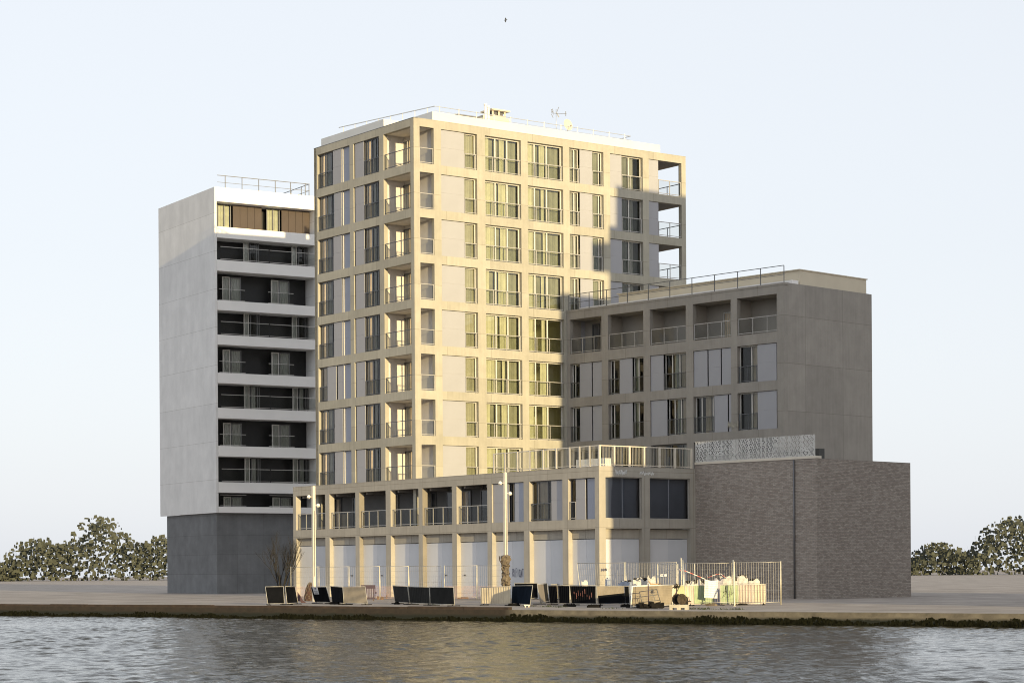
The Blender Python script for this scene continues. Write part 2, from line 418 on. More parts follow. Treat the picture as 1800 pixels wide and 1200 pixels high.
# loggia at the far corner: floors and the door wall
slab(20.0, 23.34, .302, 3.6, 'soffit')
for (z0, z1) in rows:
    b = MB(); b.prism([(20.1, .302), (20.1, 3.42), (20.6, 3.42), (20.6, 3.6), (19.94, 3.6), (19.94, .302)], 0, z1 - z0)
    TR.put('loggia_wall', cached('lgw2', lambda: b.mesh('loggia_wall', M['loggia'])), 0, 0, z0)
for (z0, z1) in rows[:5]:
    railing(FR, .15, 3.1, z0, .1, (0, .5, 1), m='rail_dark', gm=None)
for k, (z0, z1) in enumerate(rows):
    # ---- sunlit front
    j1, j2 = round(rng.uniform(-.06, .05), 2), round(rng.uniform(-.05, .08), 2)
    railing(TR, .5, 1.6, z0, .05, (0, .97), m='post_rail' if False else 'rail')
    shutter(TR, 2.2, 4.1, z0, z1)
    window(TR, 4.1, 5.12, z0, z1, .27, (), curt=((.0, 1, 'net_curtain'),)); railing(TR, 4.12, 5.1, z0, .05, (0, .93))
    window(TR, 5.78, 8.8, z0, z1, .27, (.34, .67), curt=((.02, .33 if k % 3 else .2, 'curtain_green'), (.5 + j1, .64 + j2, 'curtain_green')), fr=.085, back='net_dark')
    railing(TR, 5.8, 8.78, z0, .05, (0, .22, .58, .97))
    window(TR, 9.37, 12.43, z0, z1, .27, (.25, .59), curt=((.0, .24, 'curtain_green'), (.44 + j2, .57 + j1 * .5, 'curtain_green')), fr=.085, back='net_dark' if k < 4 else None)
    railing(TR, 9.39, 12.41, z0, .05, (0, .24, .6, .97))
    if k < 5:
        window(TR, 12.98, 13.93, z0, z1, .27, (.62,), curt=((.0, 1, 'net_curtain'),), gm='glass_cool'); railing(TR, 13.0, 13.92, z0, .05, (0, .9))
        shutter(TR, 13.94, 15.05, z0, z1)
        window(TR, 15.05, 16.02, z0, z1, .27, (.75,), curt=((.0, .75, 'net_dark'),)); railing(TR, 15.07, 16.0, z0, .05, (0, .93))
        shutter(TR, 16.62, 17.7, z0, z1)
        window(TR, 17.7, 19.61, z0, z1, .27, (.42,), curt=((.02, .4, 'net_dark'), (.5, .68, 'net_curtain')), gm='glass_cool'); railing(TR, 17.72, 19.6, z0, .05, (0, .42, .95))
        shutter(TR, 20.18, 21.1, z0, z1)
        railing(TR, 21.12, 23.23, z0, .05, (0, .5, 1))
    # ---- shaded front
    c1 = {5: -11.1}.get(k, -10.2 + rng.choice([0, 0, .12, -.1]))
    window(TL, -12.21, -8.8, z0, z1, .18, (.07, .27, .48), 'frame_dark', 'glass_cool', curt=((.09, .24, 'curtain_warm'), (.3, .44, 'net_curtain')), cd=.055)
    railing(TL, -12.1, c1, z0, .05, (0, .55, 1) if c1 > -11 else (0, 1), m='rail_dark', bars=0)
    shutter(TL, c1, -9.95 if k == 5 else -9.12, z0, z1)
    if k == 5: shutter(TL, -9.85, -9.1, z0, z1, .12)
    b = MB(); b.box(0, .10, 0, .09, 0, z1 - z0); TL.put('post', cached('tlpost', lambda: b.mesh('post', M['frame'])), -9.06, .1, z0)
    shutter(TL, -8.93, -7.96, z0, z1, .16, 'panel_blue')
    shutter(TL, -7.3, -6.2, z0, z1)
    window(TL, -6.2, -4.21, z0, z1, .16, (.12, .44, .8), 'frame_dark', 'glass_cool', curt=((.15, .38, 'curtain_warm'), (.5, .7, 'net_curtain')), cd=.055)
    railing(TL, -6.1, -4.23, z0, .05, (0, .25, .6, 1), m='rail_dark')
    railing(TL, -3.55, -.41, z0, .05, (0, .38, .72, 1), m='rail_dark')
b = MB(); b.box(-12.66, .012, -.012, .32, H_T, H_T + .035); TL.put('coping', b.mesh('coping', M['frame_dark']))
b = MB(); b.box(.325, 23.66, -.012, .32, H_T, H_T + .03); TR.put('coping', b.mesh('coping', M['concrete']))
# roof storey edge (white) with a notch at the corner
def RL(r, l): q = uR * r - uL * l; return (q[0], q[1])
b = MB()
b.prism([RL(*p) for p in reversed([(.42, 4.25), (.42, 12.35), (21.6, 12.35), (21.6, .42), (1.8, .42), (1.8, 4.25)])], 31.41, 32.25)
M['upstand'] = mat('pale_metal_sheet', (.58, .60, .62), .6, noise=(.6, .04))
obj('roof_upstand', b.mesh('roof_upstand', M['upstand']), tower)
b = MB(); z = 32.25
A_, B_, D_ = RL(1.25, 11.3), RL(2.74, 1.5), RL(19.75, 1.5)
b.bar((*A_, 32.97), (*B_, 32.9), .05); b.bar((*B_, 32.9), (*D_, 32.86), .035); b.bar((*B_, 32.6), (*D_, 32.57), .02)
for i in range(8):
    t = (i + .4) / 8; x = A_[0] + (B_[0] - A_[0]) * t; y = A_[1] + (B_[1] - A_[1]) * t; b.bar((x, y, z), (x, y, 32.94), .045)
for r in (3.12, 4.71, 6.17, 7.65, 9.06, 10.5, 11.95, 13.42, 14.9, 16.33, 17.78, 19.2):
    q = RL(r, 1.5); b.bar((*q, z), (*q, 32.95), .06)
E_ = RL(19.75, 1.5); G_ = RL(19.9, 4.6); b.bar((*E_, 32.86), (*G_, 32.86), .045)
obj('roof_railing', b.mesh('roof_railing', M['steel']), tower)
# plant on the roof
b = MB()
b.prism([RL(*p) for p in ((9.5, 6.4), (9.5, 5), (16.6, 5), (16.6, 6.4))], 32.25, 33.18)
b.prism([RL(*p) for p in ((9.3, 6.6), (9.3, 5.1), (11.6, 5.1), (11.6, 6.6))], 33.19, 33.75)
b.prism([RL(*p) for p in ((7.1, 6.4), (7.1, 5.), (8.9, 5.), (8.9, 6.4))], 32.25, 33.45)
obj('plant_room', b.mesh('plant_room', M['cream']), tower)
b = MB()
b.prism([RL(*p) for p in ((6.95, 6.5), (6.95, 4.9), (9.0, 4.9), (9.0, 6.5))], 33.455, 33.52)
obj('plant_room_roof', b.mesh('plant_room_roof', M['frame_dark']), tower)
def chimney():
    b = MB()
    b.prism([RL(*p) for p in ((10.2, 6.2), (10.2, 5.2), (11.35, 5.2), (11.35, 6.2))], 33.76, 33.9)
    for r, l in ((10.25, 5.25), (10.78, 5.25), (11.3, 5.25), (10.25, 6.1), (11.3, 6.1)):
        q = RL(r, l); b.bar((*q, 33.9), (*q, 34.2), .12)
    o = obj('chimney', b.mesh('chimney', M['cream']), tower)
    b = MB(); b.prism([RL(*p) for p in ((10.0, 6.4), (10.0, 5.0), (11.6, 5.0), (11.6, 6.4))], 34.2, 34.3); obj('cap', b.mesh('cap', M['cream']), o)
    b = MB(); b.prism([RL(*p) for p in ((10.35, 6.05), (10.35, 5.35), (11.2, 5.35), (11.2, 6.05))], 33.9, 34.19); obj('vent', b.mesh('vent', M['frame_dark']), o)
chimney()
b = MB()
for r, hh in ((9.15, 34.3), (9.4, 34.15)):
    q = RL(r, 4.6); b.tube([(*q, 32.25), (*q, hh)], .09, 10); b.tube([(*q, hh + .001), (*q, hh + .14)], .12, 10)
obj('flue_pipe', b.mesh('flue_pipe', M['white']), tower)

# satellite dish and aerial standing on the roof
q = C + np.array(RL(16.75, 5.0))
dish = thing('satellite_dish', (q[0], q[1], 33.18), 'round beige satellite dish on the tower roof', 'satellite dish')
b = MB(); n = 24; base = None
tilt = R(20); nv = np.array([.55, -.80, .25]); nv /= np.linalg.norm(nv); xv = np.cross(nv, [0, 0, 1]); xv /= np.linalg.norm(xv); yv = np.cross(xv, nv)
prev = None
for i in range(7):
    rr = .44 * i / 6; ring = []
    for k in range(n):
        t = 2 * math.pi * k / n; p = xv * math.cos(t) * rr * .86 + yv * math.sin(t) * rr + nv * (rr * rr * .35) + np.array([0, 0, .72]); ring.append(tuple(p))
    if prev:
        for k in range(n): b.quad(prev[k], prev[(k + 1) % n], ring[(k + 1) % n], ring[k], True)
    prev = ring
obj('reflector', b.mesh('reflector', M['cream']), dish)
b = MB(); b.tube([(0, .12, 0), (0, .12, .75)], .03, 8); b.bar((0, .12, .7), (0, .0, .72), .05)
e_ = nv * .42 + np.array([0, 0, .5]); b.tube([tuple(-yv * .42 + np.array([0, 0, .76])), tuple(e_)], .012, 5)
obj('mast', b.mesh('mast', M['steel']), dish)
b = MB(); b.tube([tuple(e_ + nv * .05), tuple(e_ - nv * .07)], .035, 8); obj('receiver', b.mesh('receiver', M['frame_dark']), dish)
q = C + np.array(RL(16.55, 6.1))
aer = thing('roof_aerial', (q[0], q[1], 33.18), 'thin television aerial with crossed rods above the satellite dish', 'aerial')
b = MB(); b.tube([(0, 0, 0), (0, 0, 2.05)], .02, 6); obj('mast', b.mesh('mast', M['steel']), aer)
b = MB()
b.bar((-.3, 0, 1.75), (.75, -.1, 1.68), .025)
b.bar((-.22, 0, 1.78), (-.34, 0, 2.02), .05); b.bar((-.22, 0, 1.72), (-.36, 0, 1.4), .05) if False else None
b.bar((-.34, 0, 1.79), (-.24, .02, 2.08), .035); b.bar((-.34, 0, 1.70), (-.22, .02, 1.42), .035)
b.bar((.06, 0, 1.85), (.2, .02, 2.2), .035); b.bar((.03, 0, 1.80), (.2, .02, 1.46), .055); b.bar((.70, -.1, 1.52), (.70, -.1, 1.86), .05)
b.bar((-.2, 0, 1.6), (-.2, 0, 1.95), .015); b.bar((-.0, 0, 1.6), (.0, 0, 1.95), .015)
obj('boom', b.mesh('boom', M['frame_dark']), aer)

# =============================================================== PODIUM
PO = [(-14.61, -10.62), (-10.05, -6.68), (-6.17, -2.87), (-2.28, 1.05), (1.52, 4.89), (5.4, 8.75), (9.24, 12.55), (13.13, 16.41), (16.96, 19.5)]
QO = [(.49, 3.25), (3.86, 7.01)]
H_P = 7.75
P.put('wall', wall_mesh('wall', M['concrete_podium'], -15, 19.58, 0, H_P, [(u0, u1, 4.7, 7.12) for u0, u1 in PO] + [(u0, u1, 0, 4.12) for u0, u1 in PO], t=.40))
P.put('wall', wall_mesh('wall', M['concrete_podium'], 19.5805, 19.887, 0, H_P, [], t=.33))
Q.put('wall', wall_mesh('wall', M['concrete_podium'], .3305, 7.43, 0, H_P, [(u0, u1, 4.72, 7.16) for u0, u1 in QO] + [(u0, u1, 0, 4.15) for u0, u1 in QO], t=.3))
Q.put('wall', wall_mesh('wall', M['concrete_podium'], 0.0, .33, 0, H_P, [], t=.02, d0=-.003))
b = MB(); b.box(-15, 19.55, .331, 9.5, 7.3, 7.62); P.put('roof', b.mesh('roof', M['roof']))
b = MB(); b.box(-15.01, 19.9, -.012, .345, H_P, H_P + .03); P.put('coping', b.mesh('coping', M['concrete_podium']))
b = MB(); b.box(.346, 7.43, -.012, .345, H_P, H_P + .03); Q.put('coping', b.mesh('coping', M['concrete_podium']))
# body behind the openings
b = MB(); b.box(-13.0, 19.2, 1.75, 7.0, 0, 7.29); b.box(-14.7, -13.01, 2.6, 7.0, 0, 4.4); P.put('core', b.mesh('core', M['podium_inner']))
b = MB(); b.box(-14.99, 8.95, .331, 1.74, 4.3, 4.69); P.put('loggia_floor', b.mesh('loggia_floor', M['soffit']))
for e in (9.1, 12.84, 16.7): b = MB(); b.box(e - .07, e + .07, .331, 1.74, 4.7, 7.25); P.put('partition', b.mesh('partition', M['plaster_dark']))
# beams crossing under the loggia ceiling
for (u0, u1) in PO[:6]:
    for x0, x1 in ((u0 + .35, u0 + .5), (u1 - .6, u1 - .5)):
        b = MB(); b.box(x0, x1, .34, 1.73, 6.95, 7.29); P.put('ceiling_beam', b.mesh('ceiling_beam', M['soffit']))
wsp = [((-12.9, -11.2), 1), ((-9.7, -8.4), 1), ((-5.1, -3.9), 1), ((-1.9, .6), 1), ((1.8, 4.6), 1), ((5.7, 8.4), 1)]
LW = Fac(P.pt(0, 1.66), AL, podium)
for i, ((u0, u1), _) in enumerate(wsp):
    window(LW, u0, u1, 4.75, 6.9, 0, ((.5,), (.3,), (.6,), (.45, .8), (.33, .66), (.4, .7))[i], 'frame_dark', 'glass_dark', .07, () if i in (2, 3) else ((.55, .9, 'curtain_warm'),), cd=.05)
for i, (u0, u1) in enumerate(PO[:6]):
    railing(P, u0 + .12, u1 - .02, 4.72, .14, (0, .27, .62, 1), m='rail', h=1.12)
# three closed bays with shutters and windows
shutter(P, 9.26, 10.9, 4.7, 7.12, .1); window(P, 9.24, 12.55, 4.7, 7.12, .25, (.5, .62), 'frame_dark', 'glass_cool', curt=((.5, .6, 'curtain_warm'),)); shutter(P, 11.55, 12.53, 4.7, 7.12, .09, 'panel_blue')
window(P, 13.13, 16.41, 4.7, 7.12, .25, (.17, .47, .62), 'frame_dark', 'glass_cool', curt=((.18, .44, 'curtain_warm'),)); shutter(P, 15.2, 16.35, 4.7, 7.12, .1); railing(P, 13.25, 15.15, 4.72, .08, (0, .3, .65, 1), m='rail_dark')
window(P, 16.96, 19.5, 4.7, 7.12, .25, (.2, .6), 'frame_dark', 'glass_cool'); shutter(P, 17.6, 18.5, 4.7, 7.12, .1); shutter(P, 18.62, 19.46, 4.7, 7.12, .16, 'panel_blue'); railing(P, 17.0, 17.58, 4.72, .08, (0, 1), m='rail')
for (u0, u1) in QO:
    window(Q, u0, u1, 4.72, 7.16, .14, (), 'rail', 'glass_dark', .05)
    b = MB(); b.box((u0 + u1) / 2 - .012, (u0 + u1) / 2 + .012, .15, .18, 4.78, 7.1); Q.put('mullion', b.mesh('mullion', M['blind_blue']))
b = MB(); b.box(.34, 7.4, .55, .6, 4.5, 7.2); Q.put('blind', b.mesh('blind', M['blind_blue']))  # added backing; its blue gives the sky reflected in these windows
# ground floor: concrete fascia over tall white boards
M['board'] = mat('white_board', (.66, .66, .67), .45, 0, .4, noise=(.45, .06))
M['board_b'] = mat('white_board_b', (.60, .61, .63), .45, 0, .4, noise=(.45, .06))
def bay(F_, u0, u1, i, ztop=4.12, d=.28):
    b = MB(); w_ = u1 - u0; c = .55 + .12 * math.sin(i * 2.3)
    b.box(0, w_ * c - .006, 0, .08, 0, ztop - 3.57); b.box(w_ * c + .006, w_, 0.012, .08, 0, ztop - 3.57)
    F_.put('fascia', b.mesh('fascia', M['concrete_podium']), u0, d, 3.57)
    b = MB(); b.box(0, w_ * .52 - .003, 0, .05, 0, 3.53)
    F_.put('board', b.mesh('board', M['board']), u0, d + .03, 0)
    b = MB(); b.box(w_ * .52 + .003, w_, 0.004, .05, 0, 3.53)
    return F_.put('board', b.mesh('board', M['board_b']), u0, d + .03, 0)
for i, (u0, u1) in enumerate(PO):
    bd = bay(P, u0, u1, i)
    if i in (1, 2, 4, 5):
        b = MB(); hx = {1: 2.25, 2: 2.2, 4: 2.1, 5: .35}[i]
        b.box(hx, hx + .22, -.03, .003, 1.42, 1.5); b.box(hx + .04, hx + .18, -.05, -.03, 1.44, 1.48)
        obj('handle', b.mesh('handle', M['frame_dark']), bd)
for i, (u0, u1) in enumerate(QO): bay(Q, u0, u1, i + 11)

# hand painted writing on the boards and walls
M['ink'] = mat('blue_black_paint', (.03, .035, .10), .6, noise=(8, .2))
M['chalk'] = mat('white_paint', (.66, .66, .64), .7, noise=(8, .2))
GL = {'S': [[(1, .9), (.6, 1), (.1, .8), (.3, .55), (.9, .5), (.9, .2), (.3, .0), (0, -.4)]],
 'T': [[(0, 1), (1, 1)], [(.5, 1), (.5, 0)]], 'R': [[(.1, 0), (.1, 1), (.8, .95), (.8, .6), (.1, .5), (.9, 0)]], 'I': [[(.5, 0), (.5, 1)]],
 'F': [[(.15, -.1), (.15, 1), (1, 1)], [(.15, .55), (.75, .6)]], 'C': [[(.95, .9), (.4, 1), (.1, .5), (.4, 0), (.95, .1)]], 'A': [[(0, 0), (.45, 1), (.95, 0)], [(.2, .4), (.8, .4)]],
 'O': [[(.5, 1), (.1, .6), (.2, .1), (.6, 0), (.95, .5), (.5, 1)]], 'N': [[(.05, 0), (.1, 1), (.85, 0), (.95, 1.05)]], 'E': [[(.9, 1), (.1, 1), (.1, 0), (.9, 0)], [(.1, .5), (.7, .5)]],
 'G': [[(.95, .9), (.4, 1), (.1, .5), (.4, 0), (.9, .1), (.9, .5), (.5, .5)]], 'P': [[(.1, -.1), (.1, 1), (.85, .9), (.8, .55), (.1, .5)]],
 '~': [[(0, .2), (.3, .9), (.45, .1), (.8, .8), (1, .3)]], '^': [[(0, 1), (.25, 0), (.5, .9), (.7, .1), (1, .7)]], '*': [[(0, .1), (.2, .8), (.5, .2), (.4, .9), (.9, .2), (1, 1)], [(0, .5), (.9, .6)]]}
def writing(F_, text, u, z, h, adv, d, m, wd=.02, name='graffiti', jit=.08, parent=None):  # also draws the white letter that stands in for a window reflection
    b = MB(); rr = random.Random(text + str(u)); x = u
    for ch in text:
        if ch != ' ':
            hh = h * (1 + rr.uniform(-jit, jit)); zz = z + rr.uniform(-jit, jit) * h
            for st in GL[ch]:
                for p, q in zip(st[:-1], st[1:]):
                    a0 = np.array([x + p[0] * adv * .85, zz + p[1] * hh]); a1 = np.array([x + q[0] * adv * .85, zz + q[1] * hh])
                    t = a1 - a0; L = np.linalg.norm(t); t /= L; n_ = np.array([-t[1], t[0]]) * wd / 2; a0 = a0 - t * wd * .3; a1 = a1 + t * wd * .3
                    q4 = [a0 - n_, a1 - n_, a1 + n_, a0 + n_]
                    b.hexa([(q_[0], 0, q_[1]) for q_ in q4] + [(q_[0], -.003, q_[1]) for q_ in q4])
        x += adv
    return F_.put(name, b.mesh(name, m), 0, d, 0)
writing(P, 'S', 9.95, 1.45, .5, .42, .306, M['ink'], .05)
writing(P, 'RIFICATION', 10.95, 1.35, .46, .165, .300, M['ink'], .032)
writing(Q, '~~*', .1, 1.62, .22, .16, -.006, M['ink'], .03)
writing(P, 'R', -1.6, 6.35, .22, .2, 1.64, M['chalk'], .03)  # white letter painted in for a reflection in the loggia window
writing(Q, '^*^*', 1.25, 7.28, .3, .22, -.003, M['chalk'], .05)
writing(Q, '*^~^', 3.1, 7.3, .24, .28, -.003, M['chalk'], .04)
writing(W, '~^*', 14.6, 10.75, .5, .3, -.004, M['concrete'], .06)

# terrace balustrade
PX = [9.38, 10.55, 11.85, 13.1, 14.45, 15.75, 17.05, 18.0, 18.95, 19.86]
def balustrade(F_, xs, z, d, m, bars=True, name='balustrade'):
    b = MB()
    for x in xs: b.box(x - .05, x + .05, -.01, .09, -.08, 1.22)
    for x0, x1 in zip(xs[:-1], xs[1:]):
        b.box(x0 + .05, x1 - .05, .01, .06, 1.16, 1.215); b.box(x0 + .05, x1 - .05, .01, .06, .07, .11)
        n = int((x1 - x0) / .11)
        for i in range(1, n): x = x0 + (x1 - x0) * i / n; b.box(x - .006, x + .006, .03, .042, .11, 1.16)
    o = F_.put(name, b.mesh(name, m), 0, d, z)
    b = MB()
    for x0, x1 in zip(xs[:-1], xs[1:]): b.quad((x0 + .05, .02, .12), (x1 - .05, .02, .12), (x1 - .05, .02, 1.15), (x0 + .05, .02, 1.15))
    obj('glass_panel', b.mesh('glass_panel', M['glass_rail']), o)
balustrade(P, PX, H_P + .03, .05, M['post_cream'])
balustrade(Q, [.1, 1.22, 2.38, 3.5, 4.7, 5.9, 7.2], H_P + .03, .05, M['post_cream'])
q = P.pt(17.4, 1.6)
pl = thing('planter_box', (q[0], q[1], 7.62), 'long white planter on the terrace behind the glass balustrade', 'planter', rz=R(AL))
b = MB(); b.box(-1.3, 1.3, -.3, -.22, 0, .7); b.box(-1.3, 1.3, .22, .3, 0, .7); b.box(-1.3, -1.22, -.22, .22, 0, .7); b.box(1.22, 1.3, -.22, .22, 0, .7); b.box(-1.22, 1.22, -.22, .22, 0, .55)
obj('planter_box', b.mesh('planter_box', M['white']), pl)

# =============================================================== WING
WA = (16.65, 19.03); WB = (13.6, 15.97); WC = (10.57, 12.98); WD = (7.7, 10.0)
WO = [(.33, 3.37), (3.98, 7.25), (7.84, 11.05), (11.67, 14.9), (15.43, 18.7)]
H_W = 19.56
W.put('wall', wall_mesh('wall', M['concrete_wing'], .004, 19.3, 0, H_W, [(u0, u1, *z) for u0, u1 in WO for z in (WA, WB, WC, WD)], t=.34))
b = MB(); b.box(.31, 19.2, 3.9, 9, 0, 19.2); W.put('core', b.mesh('core', M['plaster_dark']))
b = MB(); b.box(.3, 19.25, .345, 9, 19.2, 19.45); W.put('roof', b.mesh('roof', M['roof']))
b = MB(); b.box(.01, 19.35, -.03, .36, H_W, H_W + .13); W.put('coping', b.mesh('coping', M['concrete_wing']))
WE = Fac(W.pt(19.3, .342), -46.4 + 90, wing)
WE.put('wall', wall_mesh('wall', M['concrete_wing'], 0, 8.7, 0, H_W + .13, []))
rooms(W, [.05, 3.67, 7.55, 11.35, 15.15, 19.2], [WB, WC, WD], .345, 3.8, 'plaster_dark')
rooms(W, [.05, 3.67, 7.55, 11.35, 15.15, 19.2], [WA], .345, 1.7, 'loggia_taupe', 'loggia_wall')
LWg = Fac(W.pt(0, 1.62), -46.4, wing)
window(LWg, .9, 1.6, 16.7, 18.8, 0, (), 'frame_dark', 'glass_dark', cd=.04)
window(LWg, 9.9, 10.7, 16.7, 18.8, 0, (), 'frame_dark', 'glass_dark', cd=.04)
window(LWg, 12.9, 14.3, 16.7, 18.5, 0, (.5,), 'frame', 'glass_cool', curt=((.05, .95, 'curtain_warm'),), cd=.04)
for i, (u0, u1) in enumerate(WO):
    railing(W, u0 + .05, u1 - .02, WA[0] + .02, .07, (0, .37, .74, 1), m='rail')
for z in (WB, WC):
    z0, z1 = z; t_ = z is WC
    window(W, .33, 1.25, z0, z1, .26, (.3,), 'frame', 'glass_cool'); railing(W, .36, 1.2, z0 + .02, .06, (0, 1), m='rail_dark')
    shutter(W, 1.22, 2.35, z0, z1); shutter(W, 2.43, 3.37, z0, z1, .09)
    window(W, 3.98, 5.05, z0, z1, .26, (.3,), 'frame', 'glass_cool'); railing(W, 4.02, 4.98, z0 + .02, .06, (0, 1), m='rail_dark')
    shutter(W, 5.0, 6.17, z0, z1)
    window(W, 6.15, 7.25, z0, z1, .26, (.4,), 'frame', 'glass_cool', curt=((.0, .35, 'curtain'),)); railing(W, 6.2, 7.22, z0 + .02, .06, (0, 1), m='rail_dark')
    shutter(W, 7.88, 9.0 + .3 * t_, z0, z1)
    window(W, 9.0 + .3 * t_, 11.05, z0, z1, .26, (.3, .62), 'frame', 'glass_cool', curt=((.62, .98, 'curtain_warm'), (.34, .5, 'curtain'))); railing(W, 9.03 + .3 * t_, 11.02, z0 + .02, .06, (0, .6, 1), m='rail_dark')
shutter(W, 11.7, 12.84, *WB, .06); shutter(W, 12.95, 13.98, *WB, .06); shutter(W, 14.08, 14.88, *WB, .06); window(W, 11.67, 14.9, *WB, .26, (.5,), 'frame_dark', 'glass_dark')
window(W, 11.67, 13.4, *WC, .26, (.3, .85), 'frame', 'glass_cool', curt=((.4, .7, 'curtain_warm'),)); railing(W, 11.7, 13.36, WC[0] + .02, .06, (0, .55, 1), m='rail_dark')
shutter(W, 13.42, 14.55, *WC); shutter(W, 14.66, 14.88, *WC); window(W, 14.5, 14.9, *WC, .26, (), 'frame_dark', 'glass_dark')
for z in (WB, WC): window(W, 15.43, 18.7, *z, .26, (.3, .62), 'frame', 'glass_cool', curt=((.3, .6, 'curtain_warm'),)); railing(W, 15.5, 17.0, z[0] + .02, .06, (0, .5, 1), m='rail_dark'); shutter(W, 17.05, 18.6, *z)
window(W, .33, 3.37, *WD, .26, (.3, .6), 'frame', 'glass_dark'); window(W, 3.98, 7.25, *WD, .26, (.3, .6), 'frame', 'glass_dark', curt=((.0, .3, 'curtain_warm'), (.6, .8, 'curtain_warm')))
window(W, 7.84, 11.05, *WD, .3, (.35, .5, .8), 'frame_dark', 'glass_dark', curt=((.0, .35, 'curtain_warm'), (.8, 1, 'curtain')))
# roof terrace: rail and set-back storey
b = MB(); z = H_W + .13
pu = [.15, 2.1, 3.75, 5.7, 7.62, 9.55, 11.5, 13.45, 15.4, 17.3, 19.2]
b.box(.15, 19.2, .1, .14, z + 1.06, z + 1.1); b.box(.15, 19.2, .105, .135, z + .5, z + .53)
for x in pu: b.box(x - .02, x + .02, .1, .14, z, z + 1.06)
W.put('roof_railing', b.mesh('roof_railing', M['rail_dark']))
b = MB(); b.box(3.4, 19.2, 1.7, 8.6, 19.45, 20.62); W.put('penthouse', b.mesh('penthouse', M['cream']))
b = MB(); b.box(3.3, 19.25, 1.6, 8.7, 20.621, 20.68); W.put('penthouse_roof', b.mesh('penthouse_roof', M['cream']))
b = MB(); b.box(.4, 19.2, .9, 1.55, 19.451, 19.93); W.put('skirting', b.mesh('skirting', M['white']))

# =============================================================== BRICK BUILDING
def brick_mat(name, c1, c2, mo):
    m = bpy.data.materials.new(name); m.use_nodes = True; t = m.node_tree; b = t.nodes['Principled BSDF']; b.inputs['Roughness'].default_value = .85
    tc = t.nodes.new('ShaderNodeTexCoord'); sp = t.nodes.new('ShaderNodeSeparateXYZ'); t.links.new(tc.outputs['Object'], sp.inputs[0]); cb = t.nodes.new('ShaderNodeCombineXYZ')
    t.links.new(math_node(t, 'ADD', sp.outputs[0], sp.outputs[1]), cb.inputs[0]); t.links.new(sp.outputs[2], cb.inputs[1])
    br = t.nodes.new('ShaderNodeTexBrick'); br.inputs['Scale'].default_value = 1; br.inputs['Brick Width'].default_value = .26; br.inputs['Row Height'].default_value = .085
    br.inputs['Mortar Size'].default_value = .008; br.inputs['Color1'].default_value = (*c1, 1); br.inputs['Color2'].default_value = (*c2, 1); br.inputs['Mortar'].default_value = (*mo, 1)
    t.links.new(cb.outputs[0], br.inputs['Vector'])
    n = t.nodes.new('ShaderNodeTexNoise'); n.inputs['Scale'].default_value = 5; n.inputs['Detail'].default_value = 6; mp = t.nodes.new('ShaderNodeMapping'); mp.inputs['Scale'].default_value = (1.6, 1.6, 4.5)
    t.links.new(tc.outputs['Object'], mp.inputs[0]); t.links.new(mp.outputs[0], n.inputs['Vector'])
    mr = t.nodes.new('ShaderNodeMapRange'); mr.inputs[1].default_value = .35; mr.inputs[2].default_value = .65; mr.inputs[3].default_value = .84; mr.inputs[4].default_value = 1.14; t.links.new(n.outputs[0], mr.inputs[0])
    mx = t.nodes.new('ShaderNodeMix'); mx.data_type = 'RGBA'; mx.blend_type = 'MULTIPLY'; mx.inputs[0].default_value = 1; t.links.new(br.outputs[0], mx.inputs[6]); t.links.new(mr.outputs[0], mx.inputs[7])
    t.links.new(mx.outputs[2], b.inputs['Base Color'])
    bp = t.nodes.new('ShaderNodeBump'); bp.inputs['Strength'].default_value = .5; bp.inputs['Distance'].default_value = .01; t.links.new(br.outputs['Fac'], bp.inputs['Height']); bp.invert = True
    t.links.new(bp.outputs[0], b.inputs['Normal'])
    return m
M['brick'] = brick_mat('brick', (.27, .225, .19), (.40, .35, .30), (.20, .185, .17))
b = MB(); b.box(0.002, 9.2, 0, 9, 0, 8.02); B.put('wall', b.mesh('wall', M['brick']))
b = MB(); b.box(-.02, 9.25, -.04, .4, 8.021, 8.16); B.put('coping', b.mesh('coping', M['post_cream']))
M['screen'] = mat('pale_grey_screen', (.55, .54, .51), .7, noise=(1, .08))
def pierced(u1, z0, z1):
    b = MB(); c = .06; nu = int(u1 / c); nz = int((z1 - z0) / c); rr = random.Random(3)
    b.box(0, u1, .03, .05, z0 - .0, z0 + .03)
    for i in range(nu):
        for k in range(nz):
            a_, e_ = i % 5, k % 5
            hole = (a_, e_) in ((1, 1), (3, 1), (2, 3), (0, 3), (4, 0), (1, 4), (3, 4), (2, 2)) and rr.random() < .88
            if i % 17 == 0: hole = False
            x0, x1, y0, y1 = i * c, (i + 1) * c, z0 + .03 + k * c, z0 + .03 + (k + 1) * c
            if not hole: b.quad((x0, .03, y0), (x1, .03, y0), (x1, .03, y1), (x0, .03, y1)); b.quad((x1, .036, y0), (x0, .036, y0), (x0, .036, y1), (x1, .036, y1))
            else:
                for (p, q_) in (((x0, y0), (x1, y0)), ((x1, y0), (x1, y1)), ((x1, y1), (x0, y1)), ((x0, y1), (x0, y0))):
                    b.quad((p[0], .03, p[1]), (q_[0], .03, q_[1]), (q_[0], .036, q_[1]), (p[0], .036, p[1]))
    return b.mesh('pierced_screen', M['screen'])
B.put('pierced_screen', pierced(9.1, 0, 1.2), 0, 0, 8.165)
b = MB()
for x in (.28, 1.55, 2.85, 4.1, 5.4, 6.7, 8.0, 9.0): b.box(x - .03, x + .03, .05, .11, 8.165, 9.35)
B.put('screen_post', b.mesh('screen_post', M['steel']))
b = MB(); b.box(.4, 9, .5, 1.0, 8.0225, 8.6); B.put('roof_unit', b.mesh('roof_unit', M['plaster_dark']))
b = MB(); b.tube([(7.6, -.07, 0), (7.6, -.07, 7.98)], .05, 8); B.put('rain_pipe', b.mesh('rain_pipe', M['frame_dark']))

